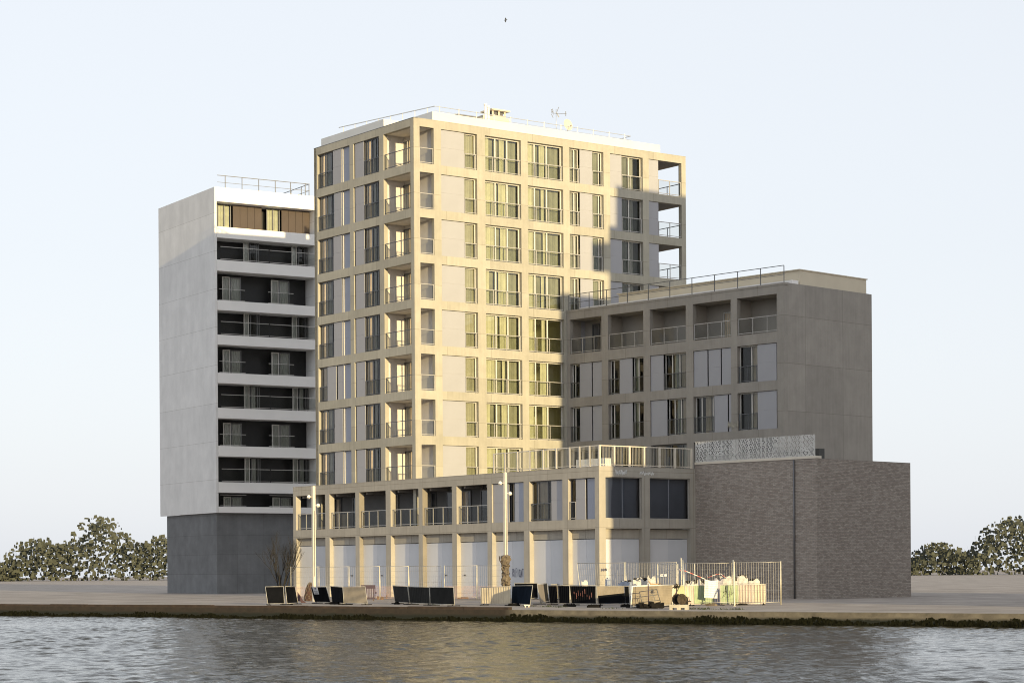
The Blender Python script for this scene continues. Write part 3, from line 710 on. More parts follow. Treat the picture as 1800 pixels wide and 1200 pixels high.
# the neighbouring blocks further right along the quay, beyond the photograph; the tall one throws the shade on wing and tower, the annex is added to shade the podium
def CA(c, a_): q = PP * c + S2 * a_; return (q[0], q[1])
def block_at(name, label, c0, c1, a0, a1, z1, m, win=True, cat='apartment building', steps=()):
    o_ = CA(c0, a1); root = thing(name, (o_[0], o_[1], 0), label, cat)
    rz = math.atan2(PP[1], PP[0]); b = MB(); wd, dp = c1 - c0, a1 - a0
    b.box(0, wd, 0, dp, 0, z1)
    for (x0, x1, y0, y1, za, zb) in steps: b.box(x0, x1, y0, y1, za, zb)
    obj('wall', b.mesh('wall', m), root, (0, 0, 0), rz)
    if win:
        b = MB(); n = int(z1 / 3)
        for k in range(n):
            for i in range(max(1, int(wd / 3.4))): b.box(.8 + i * 3.4, 2.6 + i * 3.4, -.02, .0, .9 + k * 3, 2.4 + k * 3)
            for i in range(max(1, int(dp / 3.4))): b.box(-.02, 0, .8 + i * 3.4, 2.6 + i * 3.4, .9 + k * 3, 2.4 + k * 3)
        obj('window_band', b.mesh('window_band', M['frame_dark']), root, (0, 0, 0), rz)
    return root
BA = -70.0; dz = math.tan(R(SUN_EL)) * (BA + 131.2)
def cT(u): return float(TR.pt(u, 0) @ PP)
def aT(u): return float(TR.pt(u, 0) @ S2)
tn = math.tan(R(SUN_EL)); c_0 = cT(12.1); dz = tn * (BA - aT(17.5))
block_at('tall_apartment_block', 'tall apartment block further right along the quay beyond the photograph', c_0, c_0 + 23.6, BA, BA + 14, 20.8 + dz, M['concrete_wing'],
         steps=[(cT(16.5) - c_0, 23.59, .001, 13.9, 20.801 + dz, 25.95 + dz), (cT(15.05) - c_0, cT(16.5) - c_0 - .001, .001, 3, 24.2 + dz, 25.95 + dz), (cT(17.18) - c_0, 23.58, .002, 13.8, 25.9505 + dz, 28.85 + dz)])
c_q = float(Q.pt(.98, 0) @ PP); zq = tn * (-66 - float(Q.pt(1, 0) @ S2))
block_at('brick_annex', 'low brick annex with flat roof right of the photograph beside the quay', c_q, c_q + 2.6, -66, -56, 7.95 + zq, M['brick'], win=False, cat='commercial building',
         steps=[(2.601, c_0 - c_q - .01, 0, 11, 0, 9.3 + zq)])  # unseen annex, placed and sized for the shadow edge on the podium
# =============================================================== WHITE BLOCK AT THE LEFT
V0 = np.array([(560 - CX) / F * 178, 178.0])
wb = thing('white_apartment_block', (V0[0], V0[1], 0), 'white banded apartment block with dark loggias at the far left', 'apartment building')
V = Fac(V0, 31.4, wb)
M['black'] = mat('black_cladding', (.012, .012, .013), .5, noise=(1, .2))
M['brown'] = mat('brown_cladding', (.055, .036, .026), .5, noise=(1, .12))
bands = [(31.95, 33.1), (29.0, 29.9), (26.3, 27.2), (23.1, 23.9), (20.3, 21.1), (17.15, 18.0), (14.3, 15.15), (11.2, 12.05), (8.25, 9.1), (6.6, 7.1)]
LEN = -9.0
b = MB()
for i, (z0, z1) in enumerate(bands): b.box(LEN, -.16, (.0 if i % 2 == 0 else -.05), 1.8, z0, z1)
V.put('balcony_band', b.mesh('balcony_band', M['white']))
b = MB(); b.box(-.16, .12, 0, 12, 6.6, 33.1); b.box(LEN - .2, LEN, 0, 12, 6.6, 33.1); b.box(-.16, .12, .3, 12, 0, 6.6); M['white_panel'] = concrete('white_panel', (.78, .77, .75), panel=(3.0, 3.1), amt=.03, stain=.07); V.put('side_wall', b.mesh('side_wall', M['white_panel']))
b = MB(); b.box(LEN, -.17, 1.81, 11.8, 6.7, 32.9); V.put('core', b.mesh('core', M['black']))
M['grey_wall'] = concrete('grey_base_wall', (.19, .195, .20), panel=(2.4, 1.6), amt=.06, stain=.2)
b = MB(); b.box(LEN, -.17, .4, 11, 0, 6.59); V.put('base_wall', b.mesh('base_wall', M['grey_wall']))
for i in range(len(bands) - 1):
    z0 = bands[i + 1][1]; z1 = bands[i][0]
    for s in (0, -4.4):
        if i == 0:
            b = MB()
            for j in range(4): b.box(-2.75 + j * .65, -2.12 + j * .65, .9, .95, z0, z1)
            V.put('cladding_panel', cached('brown0%.1f' % (z1 - z0), lambda: b.mesh('cladding_panel', M['brown'])), s - .17 + .15, 0, 0)
            window(V, s - 4.1, s - 2.9, z0, z1, 1.0, (.5,), 'frame_dark', 'glass_cool', curt=((.1, .9, 'curtain'),))
        elif i % 2 == 0:
            window(V, s - 3.7, s - 3.05, z0, z1 - .3, 1.0, (), 'frame', 'glass_cool', curt=((.05, .95, 'white'),)); window(V, s - 3.0, s - 2.05, z0, z1 - .3, 1.0, (), 'frame_dark', 'glass_cool', curt=((.05, .95, 'white'),))
        else:
            window(V, s - 1.75, s - 1.3, z0, z1, 1.1, (), 'frame', 'glass_cool', curt=((.05, .95, 'white'),)); window(V, s - 1.15, s - .3, z0, z1, 1.2, (.75,), 'frame_dark', 'glass_cool', curt=((.05, .6, 'white' if i > 3 else 'black'),))
        if i % 2 and i: railing(V, s - 4.3, s - .0 - (.17 if s == 0 else 0), z0, -.04, (), m='rail', gm='glass_rail', h=1.1, name='balustrade')
        elif i: railing(V, s - 4.3, s - 2.0, z0, .3, (), m='rail', gm='glass_rail', h=1.0, name='balustrade')
for (x0, x1) in ((-4.0, -1.0), (-9, -5)):
    pass
b = MB(); z = 33.1
b.box(LEN + .3, -.35, .5, .54, z + 1.05, z + 1.1); b.box(LEN + .3, -.35, .5, .53, z + .5, z + .53)
b.box(-.42, -.38, .54, 9, z + 1.05, z + 1.1); b.box(-.42, -.39, .54, 9, z + .5, z + .53)
for x in (-.4, -.75, -2.1, -3.5, -5, -6.5, -8): b.box(x - .025, x + .025, .5, .55, z, z + 1.1)
for y in (2, 4, 6, 8): b.box(-.425, -.375, y - .025, y + .025, z, z + 1.1)
V.put('roof_railing', b.mesh('roof_railing', M['frame_dark']))


# =============================================================== GROUND, QUAY AND WATER
E0 = np.array([-11.06, 101.48]); E1 = np.array([9.34, 85.52]); ev = (E1 - E0) / np.linalg.norm(E1 - E0); en = np.array([-ev[1], ev[0]])   # en points inland
ZW = -.5
M['paving'] = mat('quay_paving', (.28, .24, .205), .85, noise=(.35, .25, 8), bump=(9, .3))
t_ = M['paving'].node_tree; bs = t_.nodes['Principled BSDF']; src = bs.inputs['Base Color'].links[0].from_socket
tc = t_.nodes.new('ShaderNodeTexCoord'); mp = t_.nodes.new('ShaderNodeMapping'); mp.inputs['Rotation'].default_value = (0, 0, R(38)); t_.links.new(tc.outputs['Object'], mp.inputs[0])
br = t_.nodes.new('ShaderNodeTexBrick'); br.inputs['Scale'].default_value = 1; br.inputs['Brick Width'].default_value = 2.5; br.inputs['Row Height'].default_value = 2.5; br.inputs['Mortar Size'].default_value = .03
br.inputs['Color1'].default_value = (.88, .88, .88, 1); br.inputs['Color2'].default_value = (1.1, 1.1, 1.1, 1); br.inputs['Mortar'].default_value = (.4, .38, .35, 1); t_.links.new(mp.outputs[0], br.inputs[0])
mx = t_.nodes.new('ShaderNodeMix'); mx.data_type = 'RGBA'; mx.blend_type = 'MULTIPLY'; mx.inputs[0].default_value = 1; t_.links.new(src, mx.inputs[6]); t_.links.new(br.outputs[0], mx.inputs[7]); t_.links.new(mx.outputs[2], bs.inputs['Base Color'])
M['quay'] = None
def quay_mat():
    m = bpy.data.materials.new('quay_concrete'); m.use_nodes = True; t = m.node_tree; b = t.nodes['Principled BSDF']; b.inputs['Roughness'].default_value = .85
    tc = t.nodes.new('ShaderNodeTexCoord'); sp = t.nodes.new('ShaderNodeSeparateXYZ'); t.links.new(tc.outputs['Object'], sp.inputs[0])
    n = t.nodes.new('ShaderNodeTexNoise'); n.inputs['Scale'].default_value = 1.6; n.inputs['Detail'].default_value = 8; n.inputs['Roughness'].default_value = .7; t.links.new(tc.outputs['Object'], n.inputs['Vector'])
    # left of the joint the wall is older and browner
    older = t.nodes.new('ShaderNodeMapRange'); older.inputs[1].default_value = 13.6; older.inputs[2].default_value = 14.4; older.inputs[3].default_value = 1; older.inputs[4].default_value = 0; t.links.new(sp.outputs[0], older.inputs[0])
    r1 = t.nodes.new('ShaderNodeMix'); r1.data_type = 'RGBA'; r1.inputs[6].default_value = (.155, .135, .10, 1); r1.inputs[7].default_value = (.034, .025, .016, 1); t.links.new(older.outputs[0], r1.inputs[0])
    k = t.nodes.new('ShaderNodeMapRange'); k.inputs[1].default_value = .3; k.inputs[2].default_value = .7; k.inputs[3].default_value = .5; k.inputs[4].default_value = 1.4; t.links.new(n.outputs[0], k.inputs[0])
    m1 = t.nodes.new('ShaderNodeMix'); m1.data_type = 'RGBA'; m1.blend_type = 'MULTIPLY'; m1.inputs[0].default_value = 1; t.links.new(r1.outputs[2], m1.inputs[6]); t.links.new(k.outputs[0], m1.inputs[7])
    # algae below the tide line
    h = math_node(t, 'ADD', sp.outputs[2], math_node(t, 'MULTIPLY', n.outputs[0], -.35))
    al_ = t.nodes.new('ShaderNodeMapRange'); al_.inputs[1].default_value = -.48; al_.inputs[2].default_value = -.36; al_.inputs[3].default_value = 1; al_.inputs[4].default_value = 0; t.links.new(h, al_.inputs[0])
    m2 = t.nodes.new('ShaderNodeMix'); m2.data_type = 'RGBA'; m2.inputs[7].default_value = (.010, .012, .006, 1); t.links.new(al_.outputs[0], m2.inputs[0]); t.links.new(m1.outputs[2], m2.inputs[6])
    t.links.new(m2.outputs[2], b.inputs['Base Color'])
    bp = t.nodes.new('ShaderNodeBump'); bp.inputs['Strength'].default_value = .6; bp.inputs['Distance'].default_value = .03; t.links.new(n.outputs[0], bp.inputs['Height']); t.links.new(bp.outputs[0], b.inputs['Normal'])
    return m
M['quay'] = quay_mat()
erz = math.atan2(ev[1], ev[0])
b = MB()
A0 = E0 - ev * 700 + en * .42; A1 = E0 + ev * 700 + en * .42; A2 = A1 + en * 2500; A3 = A0 + en * 2500
b.quad((*A0, 0), (*A1, 0), (*A2, 0), (*A3, 0))
tag(obj('ground', b.mesh('ground', M['paving'])), kind='structure')
b = MB(); b.box(-300, 300, 0, .42, -1.6, .006)
tag(obj('quay_wall', b.mesh('quay_wall', M['quay']), None, (*E0, 0), erz), kind='structure')
# weed hanging on the wall at the tide line
rr = random.Random(5); b = MB()
def weed_h(x): return max(.07, (.19 if x < 14 else .26) + .055 * math.sin(x * .55) + .05 * math.sin(x * 1.31 + 1) + .035 * math.sin(x * 3.7 + .5) + .02 * math.sin(x * 9.1))
for k in range(9000):
    x = rr.uniform(-40, 70); h = weed_h(x); v = rr.random() ** .8; z = ZW - .03 + h * v; s_ = rr.uniform(.02, .055); y = -.004 - .07 * math.sin(3.14 * min(1, v + .15)) * rr.uniform(.3, 1)
    dx = rr.uniform(-.02, .02); b.hexa([(x - s_, y, z - s_ * 1.6), (x + s_, y - .01, z - s_ * 1.4), (x + s_, .0, z - s_ * 1.4), (x - s_, .0, z - s_ * 1.6), (x - s_ * .6 + dx, y * .6, z + s_), (x + s_ * .7 + dx, y * .5, z + s_ * .8), (x + s_ * .7 + dx, .0, z + s_ * .8), (x - s_ * .6 + dx, .0, z + s_)])
n = len(b.v); xx = -200.0
while xx < 200: b.box(xx, xx + .499, -.03 - .01 * math.sin(xx * 3), -.001, ZW - .12, ZW + .05 + .02 * math.sin(xx * 1.7)); xx += .5
M['weed'] = mat('seaweed', (.012, .012, .006), .95, 0, .03, noise=(6, .5), bump=(12, .8))
tag(obj('seaweed', b.mesh('seaweed', M['weed']), None, (*E0, 0), erz), kind='stuff')
M['timber'] = mat('weathered_timber', (.045, .030, .020), .9, noise=(3, .35), bump=(10, .5))
b = MB(); xx = -60.0
while xx < 13.5:
    L = min(rr.uniform(2.4, 4.2), 13.8 - xx); b.box(xx, xx + L - .03, .08, .33, .0065, .12 + rr.uniform(-.012, .012)); xx += L
tb = tag(obj('timber_kerb', b.mesh('timber_kerb', M['timber']), None, (*E0, 0), erz), 'dark timber kerb beam lying along the left edge of the quay', 'kerb')

# water with real ripples
def water_mat():
    m = bpy.data.materials.new('water'); m.use_nodes = True; t = m.node_tree; b = t.nodes['Principled BSDF']
    b.inputs['Base Color'].default_value = (.022, .021, .014, 1); b.inputs['Roughness'].default_value = .04; b.inputs['IOR'].default_value = 1.17; b.inputs['Specular IOR Level'].default_value = .5
    tc = t.nodes.new('ShaderNodeTexCoord'); mp = t.nodes.new('ShaderNodeMapping'); mp.inputs['Scale'].default_value = (1, 1.3, 1); t.links.new(tc.outputs['Object'], mp.inputs[0])
    n = t.nodes.new('ShaderNodeTexNoise'); n.inputs['Scale'].default_value = 2.6; n.inputs['Detail'].default_value = 4; n.inputs['Roughness'].default_value = .6; t.links.new(mp.outputs[0], n.inputs['Vector'])
    bp = t.nodes.new('ShaderNodeBump'); bp.inputs['Strength'].default_value = .7; bp.inputs['Distance'].default_value = .05; t.links.new(n.outputs[0], bp.inputs['Height']); t.links.new(bp.outputs[0], b.inputs['Normal'])
    return m
M['water'] = water_mat()
nr = np.random.RandomState(4)
st = .08
xs = np.arange(-22, 62 + st, st); ys = np.arange(-52, 0.3 + st, st)   # in quay frame: x along the edge, y out from it
X, Y = np.meshgrid(xs, ys)
Z = np.zeros_like(X)
wind = R(-70)
for i in range(90):
    lam = .27 * (1.25 / .27) ** nr.rand(); th = wind + nr.normal() * 1.0; k = 2 * math.pi / lam
    Z += .0033 * lam ** 1.0 * np.sin(k * (X * math.cos(th) + Y * math.sin(th)) + nr.rand() * 6.28)
mod = .8 + .35 * np.sin(X * .21 + 1.3 * np.sin(Y * .17)) * np.sin(Y * .33 + X * .08)
Z = Z * mod
fade = np.clip(np.minimum(np.minimum(X - xs[0], xs[-1] - X), Y - ys[0]) / 3, 0, 1); Z *= fade
ny, nx = X.shape
me = bpy.data.meshes.new('water')
co = np.stack([X, Y, Z], -1).reshape(-1, 3).astype(np.float32)
idx = np.arange(nx * ny).reshape(ny, nx)
fc = np.stack([idx[:-1, :-1], idx[:-1, 1:], idx[1:, 1:], idx[1:, :-1]], -1).reshape(-1, 4)
# outer skirt out to the horizon
nv0 = len(co); x0, x1, y0, y1 = xs[0], xs[-1], ys[0], ys[-1]; BX = 1500
ex = np.array([[-BX, y1, 0], [x0, y1, 0], [x0, y0, 0], [-BX, y0, 0], [x1, y1, 0], [BX, y1, 0], [BX, y0, 0], [x1, y0, 0], [-BX, -900, 0], [BX, -900, 0]], np.float32)
co = np.vstack([co, ex])
fc = np.vstack([fc, [[nv0 + 3, nv0 + 2, nv0 + 1, nv0], [nv0 + 7, nv0 + 6, nv0 + 5, nv0 + 4], [nv0 + 8, nv0 + 9, nv0 + 6, nv0 + 3]]])
me.vertices.add(len(co)); me.vertices.foreach_set('co', co.ravel())
me.loops.add(len(fc) * 4); me.loops.foreach_set('vertex_index', fc.ravel().astype(np.int32))
me.polygons.add(len(fc)); me.polygons.foreach_set('loop_start', np.arange(0, len(fc) * 4, 4, dtype=np.int32)); me.polygons.foreach_set('loop_total', np.full(len(fc), 4, dtype=np.int32))
me.update(calc_edges=True); me.validate()
me.polygons.foreach_set('use_smooth', np.ones(len(me.polygons), bool)); me.materials.append(M['water'])
tag(obj('water', me, None, (*E0, ZW), erz), kind='structure')

# a far line of trees closing the view beyond the buildings
M['far_leaf'] = mat('far_foliage', (.06, .065, .045), .9, noise=(.3, .3))
b = MB(); rr = random.Random(11)
for i in range(26000):
    side = rr.random(); X_ = rr.uniform(-190, 190); Y_ = 520 + rr.uniform(-12, 12); top = 9 + 4 * math.sin(X_ * .11) + 2.5 * math.sin(X_ * .37 + 1)
    z = max(.1, top * rr.random() ** .75); s_ = rr.uniform(.25, .65); an = rr.uniform(0, 3.14); dx, dy = math.cos(an) * s_, math.sin(an) * s_; tz = rr.uniform(.2, .55)
    b.quad((X_ - dx, Y_ - dy, z - tz), (X_ + dx, Y_ + dy, z - tz * .6), (X_ + dx * .7, Y_ + dy * .7, z + tz), (X_ - dx * .8, Y_ - dy * .8, z + tz * .7))
tag(obj('far_trees', b.mesh('far_trees', M['far_leaf'])), kind='stuff')

# =============================================================== LAMP POSTS
M['lamp_white'] = mat('lamp_housing', (.80, .78, .72), .4)
def lamp_post(px, py, ztop, zslot, heads, label):
    p = on(px, py); t = thing('lamp_post', (p[0], p[1], 0), label, 'lamp post', 'square lamp posts on the quay')
    rz = R(AL + 90); hw = .085
    b = MB(); b.box(-hw, hw, -hw, hw, 0, 1.45); b.box(-hw, hw, -hw + .02, hw, 1.45, zslot)
    b.box(-hw, -.025, -hw, -hw + .02, 1.45, zslot); b.box(.025, hw, -hw, -hw + .02, 1.45, zslot); b.box(-hw, hw, -hw, hw, zslot, ztop)
    obj('post', b.mesh('post', M['post_cream']), t, (0, 0, 0), rz)
    b = MB(); b.box(-.0245, .0245, -hw + .008, -hw + .0199, 1.46, zslot - .01); obj('slot', b.mesh('slot', M['frame_dark']), t, (0, 0, 0), rz)
    for (hx, hz, tl) in heads:
        s_ = 1 if hx > 0 else -1
        b = MB(); b.tube([(s_ * hw, 0, hz), (hx - s_ * .10, 0, hz)], .018, 6)
        ax = np.array([s_ * .25 * tl, -.35, -.75]); ax /= np.linalg.norm(ax); c0 = np.array([hx, 0, hz])
        b.tube([tuple(c0 - ax * .10), tuple(c0 - ax * .07), tuple(c0), tuple(c0 + ax * .09), tuple(c0 + ax * .10)], [.04, .085, .11, .10, .08], 12)
        obj('lamp_head', b.mesh('lamp_head', M['lamp_white']), t)
lamp_post(551.5, 1052, 6.72, 5.3, ((-.27, 6.10, 1), (.27, 5.6, 1)), 'square cream lamp post at the left with a netted cone at its foot')
lamp_post(888.5, 1055, 7.35, 5.8, ((-.28, 6.75, 1), (.28, 6.15, 1)), 'square cream lamp post with sackcloth wrapped round its lower half')

M['sack'] = mat('sackcloth', (.15, .12, .085), .95, noise=(6, .35), bump=(16, 1))
def lumpy(name, base, prof, m, label, cat, seed, amp=.05, seg=20, wires=None, freq=3.0):
    t = thing(name, base, label, cat)
    rr = random.Random(seed); b = MB(); ph = [rr.uniform(0, 6.28) for _ in range(8)]
    n = 26; pts = []
    for i in range(n + 1):
        f = i / n * (len(prof) - 1); k = min(int(f), len(prof) - 2); g = f - k; r_ = prof[k][0] * (1 - g) + prof[k + 1][0] * g; z = prof[k][1] * (1 - g) + prof[k + 1][1] * g
        ring = []
        for j in range(seg):
            a_ = 2 * math.pi * j / seg
            dr = amp * (math.sin(freq * a_ + z * 7 + ph[0]) * math.sin(z * 11 + ph[1]) + .6 * math.sin(5 * a_ - z * 16 + ph[2]) + .4 * math.sin(7 * a_ + z * 23 + ph[3]))
            q_ = max(.02, r_ + dr); ring.append((math.cos(a_) * q_, math.sin(a_) * q_, z))
        pts.append(ring)
    for i in range(n):
        for j in range(seg): b.quad(pts[i][j], pts[i][(j + 1) % seg], pts[i + 1][(j + 1) % seg], pts[i + 1][j])
    obj(name, b.mesh(name, m), t)
    return t
p = on(888.5, 1055)
w_ = lumpy('sackcloth_wrap', (p[0], p[1], 0), [(.30, 0), (.24, .5), (.22, .9), (.25, 1.2), (.17, 1.6), (.20, 1.9), (.26, 2.3), (.27, 2.55), (.12, 2.62)], M['sack'], 'brown sackcloth bundled and tied round the lamp post', 'wrapping', 3, .055)
b = MB()
for z, r_ in ((.95, .27), (1.55, .23), (2.0, .25)):
    b.tube([(math.cos(a_) * r_, math.sin(a_) * r_, z + .05 * math.sin(a_ * 2)) for a_ in np.linspace(0, 6.28, 17)], .018, 5, False)
b.tube([(-.2, -.15, 2.1), (-.33, -.2, 2.3), (-.36, -.1, 2.55)], .03, 5); b.tube([(-.1, -.22, 1.2), (.05, -.27, .8), (.0, -.3, .3)], .025, 5)
obj('rope', b.mesh('rope', M['timber']), w_)
p = on(548, 1051)
M['net_brown'] = mat('brown_netting', (.07, .035, .025), .9, noise=(20, .5), bump=(30, 1))
w_ = lumpy('netted_cone', (p[0] - .1, p[1], 0), [(.36, 0), (.34, .35), (.27, .7), (.17, .95), (.05, 1.08)], M['net_brown'], 'brown netted cone shaped bundle at the foot of the left lamp post', 'bundle', 8, .02)
b = MB()
for k in range(9):
    a_ = k * .7; b.tube([(math.cos(a_ + z * 1.6) * r_, math.sin(a_ + z * 1.6) * r_, z) for r_, z in ((.375, .02), (.36, .35), (.29, .7), (.19, .95), (.06, 1.1))], .014, 4, False)
    b.tube([(math.cos(a_ - z * 1.6) * r_, math.sin(a_ - z * 1.6) * r_, z) for r_, z in ((.375, .02), (.36, .35), (.29, .7), (.19, .95), (.06, 1.1))], .014, 4, False)
obj('netting', b.mesh('netting', M['sack']), w_)

# =============================================================== CROWD BARRIERS WITH SHEETS
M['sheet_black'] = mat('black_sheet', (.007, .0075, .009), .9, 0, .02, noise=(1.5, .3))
M['sheet_navy'] = mat('navy_sheet', (.009, .013, .020), .9, 0, .02, noise=(1.5, .3))
M['sheet_grey'] = mat('charcoal_sheet', (.020, .020, .019), .8, 0, .08, noise=(1.5, .25))
M['sheet_tan'] = mat('weathered_tan_sheet', (.25, .215, .165), .6, noise=(1.5, .2))
M['sheet_cream'] = mat('cream_sheet', (.50, .43, .31), .55, noise=(1.5, .2))
M['sheet_green'] = mat('lime_green_sheet', (.32, .40, .23), .55, noise=(1.5, .2))
M['sheet_yellow'] = mat('pale_yellow_sheet', (.48, .47, .27), .55, noise=(1.5, .2))
M['sheet_pink'] = mat('pale_pink_sheet', (.52, .42, .35), .55, noise=(1.5, .2))
M['barrier_tube'] = mat('dull_barrier_tube', (.42, .40, .35), .55, .2, noise=(5, .15))
M['rubber'] = mat('black_rubber', (.014, .013, .012), .9, 0, .05, noise=(5, .3))
def patch(b, q, u0, u1, v0, v1, corr=0, nw=.03, off=0.0, nseg=1, th=.012):
    """sheet between four corners q (BL BR TR TL); corr = corrugation pitch in metres"""
    BL, BR, TR_, TL_ = [np.array(x, float) for x in q]
    nrm = np.cross(BR - BL, TL_ - BL); nrm /= np.linalg.norm(nrm)          # towards the viewer
    def pt(u, v, o): return (BL * (1 - u) + BR * u) * (1 - v) + (TL_ * (1 - u) + TR_ * u) * v + nrm * o
    L = np.linalg.norm(BR - BL) * (u1 - u0)
    if corr: n = max(2, int(round(L / corr * 2)))
    else: n = 1
    for i in range(n):
        ua, ub = u0 + (u1 - u0) * i / n, u0 + (u1 - u0) * (i + 1) / n
        oa = off + (nw * (i % 2) if corr else 0); ob = off + (nw * ((i + 1) % 2) if corr else 0)
        b.hexa([pt(ua, v0, oa), pt(ub, v0, ob), pt(ub, v0, ob - th), pt(ua, v0, oa - th), pt(ua, v1, oa), pt(ub, v1, ob), pt(ub, v1, ob - th), pt(ua, v1, oa - th)])
    return pt
def barrier(c, sheets, label, lean=.22, corr=.11, frame='barrier_tube', feet=True, z0=.07, group='sheeted crowd barriers along the quay edge', name='crowd_barrier', fr=.016, rails=True):
    """c = bottom left, bottom right, top right, top left as seen; leans away from the viewer"""
    bl = on(c[0], c[1], z0); br = on(c[2], c[3], z0); tr = at(c[4], c[5], br[1] + lean); tl = at(c[6], c[7], bl[1] + lean)
    mid = ((bl[0] + br[0]) / 2, (bl[1] + br[1]) / 2, 0)
    q = [np.array(p) - np.array(mid) for p in (bl, br, tr, tl)]
    t = thing(name, mid, label, 'barrier', group)
    b = MB()
    for i in range(4): b.tube([tuple(q[i]), tuple(q[(i + 1) % 4])], fr, 6)
    obj('frame', b.mesh('frame', M[frame]), t)
    x = 0
    for (u0, u1, m, cr) in sheets:
        b = MB(); pt = patch(b, q, u0 + .01, u1 - .005, .03, .97, cr, .028); obj('sheet', b.mesh('sheet', M[m]), t)
    if feet:
        ww = q[1] - q[0]; L = np.linalg.norm(ww); ww = ww / L; pn = np.array([-ww[1], ww[0], 0])
        for s_ in (.08, .92):
            p0 = q[0] * (1 - s_) + q[1] * s_; p0[2] = .02; b = MB(); b.bar(tuple(p0 - pn * .26), tuple(p0 + pn * .40), .045, .04); b.bar(tuple(p0 + np.array([0, 0, .02])), tuple(p0 + np.array([0, 0, z0])), .04)
            obj('foot', b.mesh('foot', M['rubber']), t)
    return t, q
barrier((470, 1055, 499, 1055, 498, 1025, 466, 1025), [(0, 1, 'sheet_black', 0)], 'leftmost barrier with a flat black sheet')
barrier((504, 1055, 523, 1054, 518, 1025, 501, 1025), [(0, 1, 'sheet_black', 0)], 'narrow barrier with a flat black sheet, second from the left')
t3, q3 = barrier((553, 1053, 580, 1054, 573, 1026, 546, 1026), [(0, 1, 'sheet_black', .12)], 'tilted black sheeted barrier that carries a small white notice')
b = MB(); pt = patch(b, q3, .14, .46, .52, .98, 0, off=.045, th=.006); nb = obj('notice', b.mesh('notice', mat('notice_white', (.50, .51, .53), .5)), t3)
b = MB()
for (u0, u1, v0, v1) in ((.27, .33, .82, .93), (.28, .36, .88, .95), (.18, .42, .71, .75), (.2, .42, .655, .68), (.19, .42, .58, .62), (.24, .36, .54, .56)): patch(b, q3, u0, u1, v0, v1, 0, off=.049, th=.003)
obj('notice_marks', b.mesh('notice_marks', M['frame_dark']), nb)
barrier((583.5, 1054, 604, 1056, 602, 1027, 580.5, 1025), [(0, 1, 'sheet_black', 0)], 'flat black sheeted barrier touching the left end of a ribbed tan one')
barrier((605, 1056, 645, 1057, 641.5, 1027, 603, 1026.5), [(0, 1, 'sheet_tan', .09)], 'ribbed tan sheeted barrier in front of the purple plastic barrier')
barrier((694, 1055, 719, 1057, 716, 1027.5, 690, 1025.5), [(0, 1, 'sheet_grey', 0)], 'first of three joined charcoal barriers, leaning to the left')
barrier((720, 1057, 755, 1059, 754, 1029, 717, 1027.5), [(0, 1, 'sheet_grey', .3)], 'middle one of three joined charcoal barriers')
barrier((756, 1059, 798, 1061, 797, 1030, 755, 1029), [(0, 1, 'sheet_grey', .14)], 'last of three joined charcoal barriers, with a bright steel end post')
barrier((845, 1060, 897, 1061, 897, 1030, 844.5, 1031), [(0, 1, 'sheet_cream', .16)], 'pale ribbed barrier in front of the sackcloth wrapped lamp post', .1)
barrier((898.5, 1060, 931, 1063, 936, 1029, 900.5, 1029), [(0, 1, 'sheet_navy', .12)], 'navy ribbed barrier with its right end leaning outwards', .25)
barrier((906, 1051, 945, 1051, 944, 1024.5, 904, 1024), [(0, 1, 'sheet_black', 0)], 'black barrier standing behind the navy ribbed one')
barrier((949, 1060, 964, 1057, 961, 1025, 944, 1027), [(0, .62, 'sheet_tan', 0), (.62, 1, 'sheet_grey', 0)], 'narrow tan barrier panel set askew between two dark ones', .2)
barrier((966, 1061, 1001, 1062, 1001, 1029.5, 963, 1029), [(0, .42, 'sheet_black', .12), (.42, .47, 'sheet_tan', 0), (.47, 1, 'sheet_black', .16)], 'black ribbed barrier with one pale stripe')
t14, q14 = barrier((1004, 1062, 1047, 1063, 1047, 1030.5, 1001, 1029.5), [(0, 1, 'sheet_black', .14)], 'black barrier with rusty red smears')
M['rust'] = mat('red_brown_paint', (.22, .09, .07), .8, noise=(12, .5)); rr = random.Random(2)
for i in range(9): b = MB(); u = .15 + .085 * i; v = .25 + .3 * rr.random(); patch(b, q14, u, u + .010 + .018 * rr.random(), v, v + .1 + .3 * rr.random(), 0, off=.034, th=.003); obj('paint_smear', b.mesh('paint_smear', M['rust']), t14)
barrier((972, 1052, 1018, 1050, 1017, 1024.5, 968, 1027.5), [(0, .8, 'sheet_tan', .2), (.8, 1, 'sheet_black', 0)], 'tan barrier standing behind the black ones, sloping up to the right')
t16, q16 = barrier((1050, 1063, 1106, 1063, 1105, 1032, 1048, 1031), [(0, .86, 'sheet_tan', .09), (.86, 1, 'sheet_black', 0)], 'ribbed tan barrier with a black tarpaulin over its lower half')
b = MB(); Q_ = [q16[0] * 1.0, q16[1] * 1.0, q16[1] * .38 + q16[2] * .62, q16[0] * .56 + q16[3] * .44]; patch(b, Q_, .02, .85, .03, 1, 0, off=.05, th=.008); obj('tarpaulin', b.mesh('tarpaulin', M['sheet_black']), t16)  # added dark sheet in place of a sloping shadow on the panel
barrier((1108, 1069, 1181, 1066, 1182, 1031, 1111, 1032.5), [(0, 1, 'sheet_tan', .09)], 'wide tan panel in a bright white frame in front of the rubble bags', .06, frame='lamp', fr=.03) if False else None
M['lamp'] = M['lamp_white']
t17, q17 = barrier((1108, 1068.5, 1181, 1066, 1182, 1031, 1111, 1032.5), [(0, 1, 'sheet_tan', .09)], 'wide beige panel in a bright white frame in front of the rubble bags', .05, frame='lamp', fr=.032)
b = MB(); 
for i in range(1, 12): pt = patch(b, q17, .015, .985, i / 12, i / 12 + .008, 0, off=.034, th=.004)
obj('wire', b.mesh('wire', M['sheet_tan']), t17)
